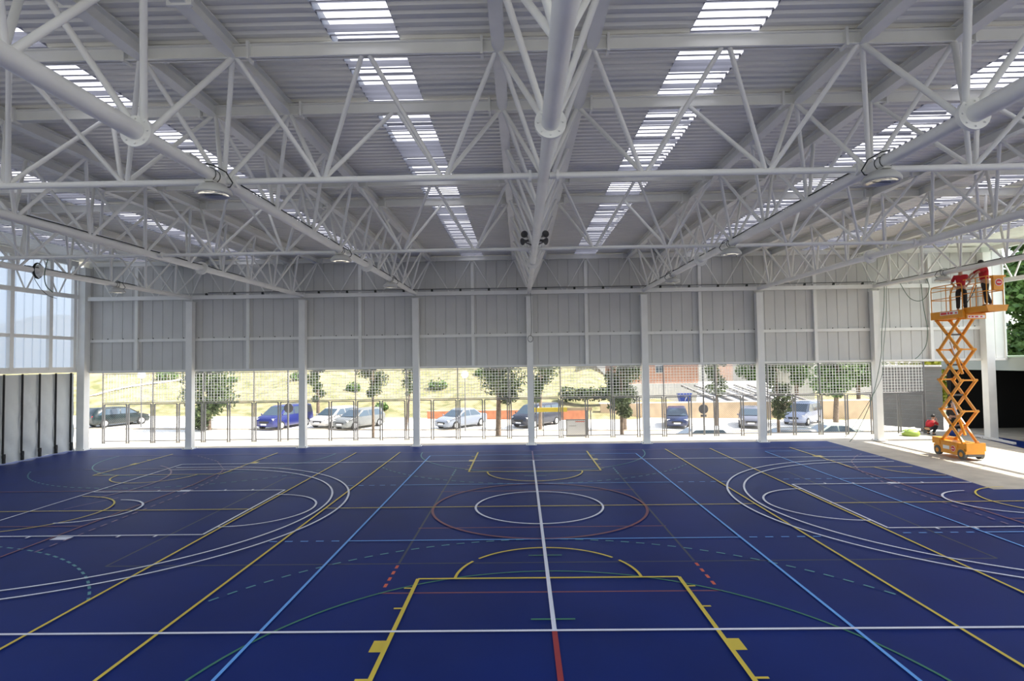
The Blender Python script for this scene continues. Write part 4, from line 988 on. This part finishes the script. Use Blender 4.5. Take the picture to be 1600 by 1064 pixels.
root = thing('brick_building', 'brick building with white lower wall beyond the sixth column', 'building', (16.6, 54, -1.2))
mb = MB(); mb.box(10.4, 19.9, 50, 58, 1.35, 9, 'brick'); part('brick_wall', mb, root, root)
mb = MB(); mb.box(10.6, 23.4, 49.7, 50.0, -2.0, 1.35, 'whitewall'); part('plinth_wall', mb, root, root)
for (x, z) in ((10.95, 3.0), (15.4, 3.0), (19.6, 6.0), (15.4, 6.0)):
    mb = MB(); mb.box(x-0.45, x+0.45, 49.93, 50.02, z-0.45, z+0.45, 'whitewall'); wn = part('window', mb, root, root)
    mb = MB(); mb.box(x-0.38, x-0.03, 49.9, 49.95, z-0.38, z+0.38, 'glass'); mb.box(x+0.03, x+0.38, 49.9, 49.95, z-0.38, z+0.38, 'glass'); part('pane', mb, wn, root)
# paved terrace, its slanting shadow stripes made as dark bars
root = thing('stepped_terrace', 'white sloping terrace with slanting dark beams behind the beige wall', 'terrace', (22, 38, 0))
mb = MB(); mb.prism([(15.2, 35.6, 0.0), (25, 35.6, -0.1), (25, 44, 1.7), (18, 44, 1.7)], (0, 0, 0.05), 'whitewall'); part('slab', mb, root, root)
for i in range(7):
    x = 16.0+1.3*i; mb = MB(); mb.beam((x+1.6, 35.5, 0.12), (x-0.4, 41.5, 1.45), 0.28, 0.16, 'block'); part('beam', mb, root, root)  # dark bars stand in for pergola shadow stripes on the slope
root = thing('house', 'white house with dark windows among background trees', 'building', (27.5, 52, 0))
mb = MB(); mb.box(24.5, 34, 52, 60, -1, 6.8, 'whitewall'); part('wall', mb, root, root)
for x in (26, 28.5, 31):
    mb = MB(); mb.box(x-0.6, x+0.6, 51.93, 52.02, 3.2, 5.0, 'glass'); part('window', mb, root, root)
mb = MB(); mb.box(24.2, 34.3, 51.7, 60.3, 6.8, 7.1, 'brickred'); part('roof', mb, root, root)
root = thing('recycling_bin', 'blue bin with a white 7 behind the dark blue hatchback', 'bin', (14.35, 36.3, 0.1))
mb = MB(); mb.prism([(13.75, 36.0, 1.0), (14.95, 36.0, 1.0), (14.7, 36.0, 0.05), (14.0, 36.0, 0.05)], (0, 0.8, 0), 'blueplastic'); bb = part('body', mb, root, root)
text('7', 0.62, (0.02, -0.32, 0.42), (PI/2, 0, 0), 'signwhite', root)

# ------------------------------------------------------------------ street furniture
for (x, y, zg, lab) in ((-4.55, 25.4, 3.2, 'street lamp with white globe left of the large pine'), (-28.8, 26.2, 3.5, 'street lamp with white globe near the dark green hatchback')):
    z0 = zr(x, y); root = thing('street_lamp', lab, 'street lamp', (x, y, z0), 0, 'globe street lamps')
    mb = MB(); mb.tube([(x, y, z0), (x, y, z0+0.8), (x, y, zg-0.25)], [0.06, 0.045, 0.035], 'fence', 10); part('pole', mb, root, root)
    mb = MB(); mb.lathe([(0.0, -0.27)]+[(0.27*math.sin(a), -0.27*math.cos(a)) for a in [PI*i/12 for i in range(1, 12)]]+[(0, 0.27)], (x, y, zg), 'globe', 20); part('globe', mb, root, root)
for (x, y, zd_, top, lab, plate) in ((-13.2, 14.95, 1.72, 4.6, 'back of a round road sign in front of blue minivan', False), (9.45, 15.2, 1.35, 4.6, 'back of a round road sign right of dark blue hatchback', True)):
    root = thing('road_sign', lab, 'road sign', (x, y, -0.05), 0, 'round road signs')
    mb = MB(); mb.tube([(x, y, -0.05), (x, y, top)], 0.05, 'fence', 10); part('pole', mb, root, root)
    mb = MB(); mb.tube([(x, y+0.055, zd_), (x, y+0.075, zd_)], 0.26, 'fence', 28); part('disc', mb, root, root)
    if plate: mb = MB(); mb.box(x-0.16, x+0.16, y+0.055, y+0.07, zd_-0.42, zd_-0.29, 'fence'); part('plate', mb, root, root)
root = thing('notice_board', 'white notice board standing by fence right of the middle column', 'notice board', (2.5, 15.1, -0.05))
mb = MB(); mb.box(1.98, 3.02, 15.08, 15.12, 0.0, 0.86, 'signwhite'); mb.box(2.1, 2.5, 15.07, 15.08, 0.55, 0.57, 'fence'); mb.box(2.45, 2.95, 15.07, 15.08, 0.76, 0.80, 'orange'); part('panel', mb, root, root)
mb = MB()
for a in ((1.94, 1.99, 0, 0.9), (3.01, 3.06, 0, 0.9), (1.94, 3.06, 0.86, 0.91), (1.94, 3.06, -0.03, 0.02)): mb.box(a[0], a[1], 15.06, 15.13, a[2], a[3], 'fence')
part('frame', mb, root, root)
root = thing('barrier', 'yellow horizontal barrier in front of the dark people carrier', 'barrier', (2.0, 16.2, -1.2))
z0 = 1.35
mb = MB(); mb.box(0.25, 2.1, 16.15, 16.25, z0-0.12, z0+0.12, 'yellow'); mb.box(2.1, 3.5, 16.15, 16.25, z0-0.06, z0+0.10, 'beige'); part('beam', mb, root, root)
for x in (0.75, 3.2, 3.42):
    mb = MB(); mb.tube([(x, 16.2, zr(x, 16.2)), (x, 16.2, z0)], 0.03, 'fence', 8); part('post', mb, root, root)
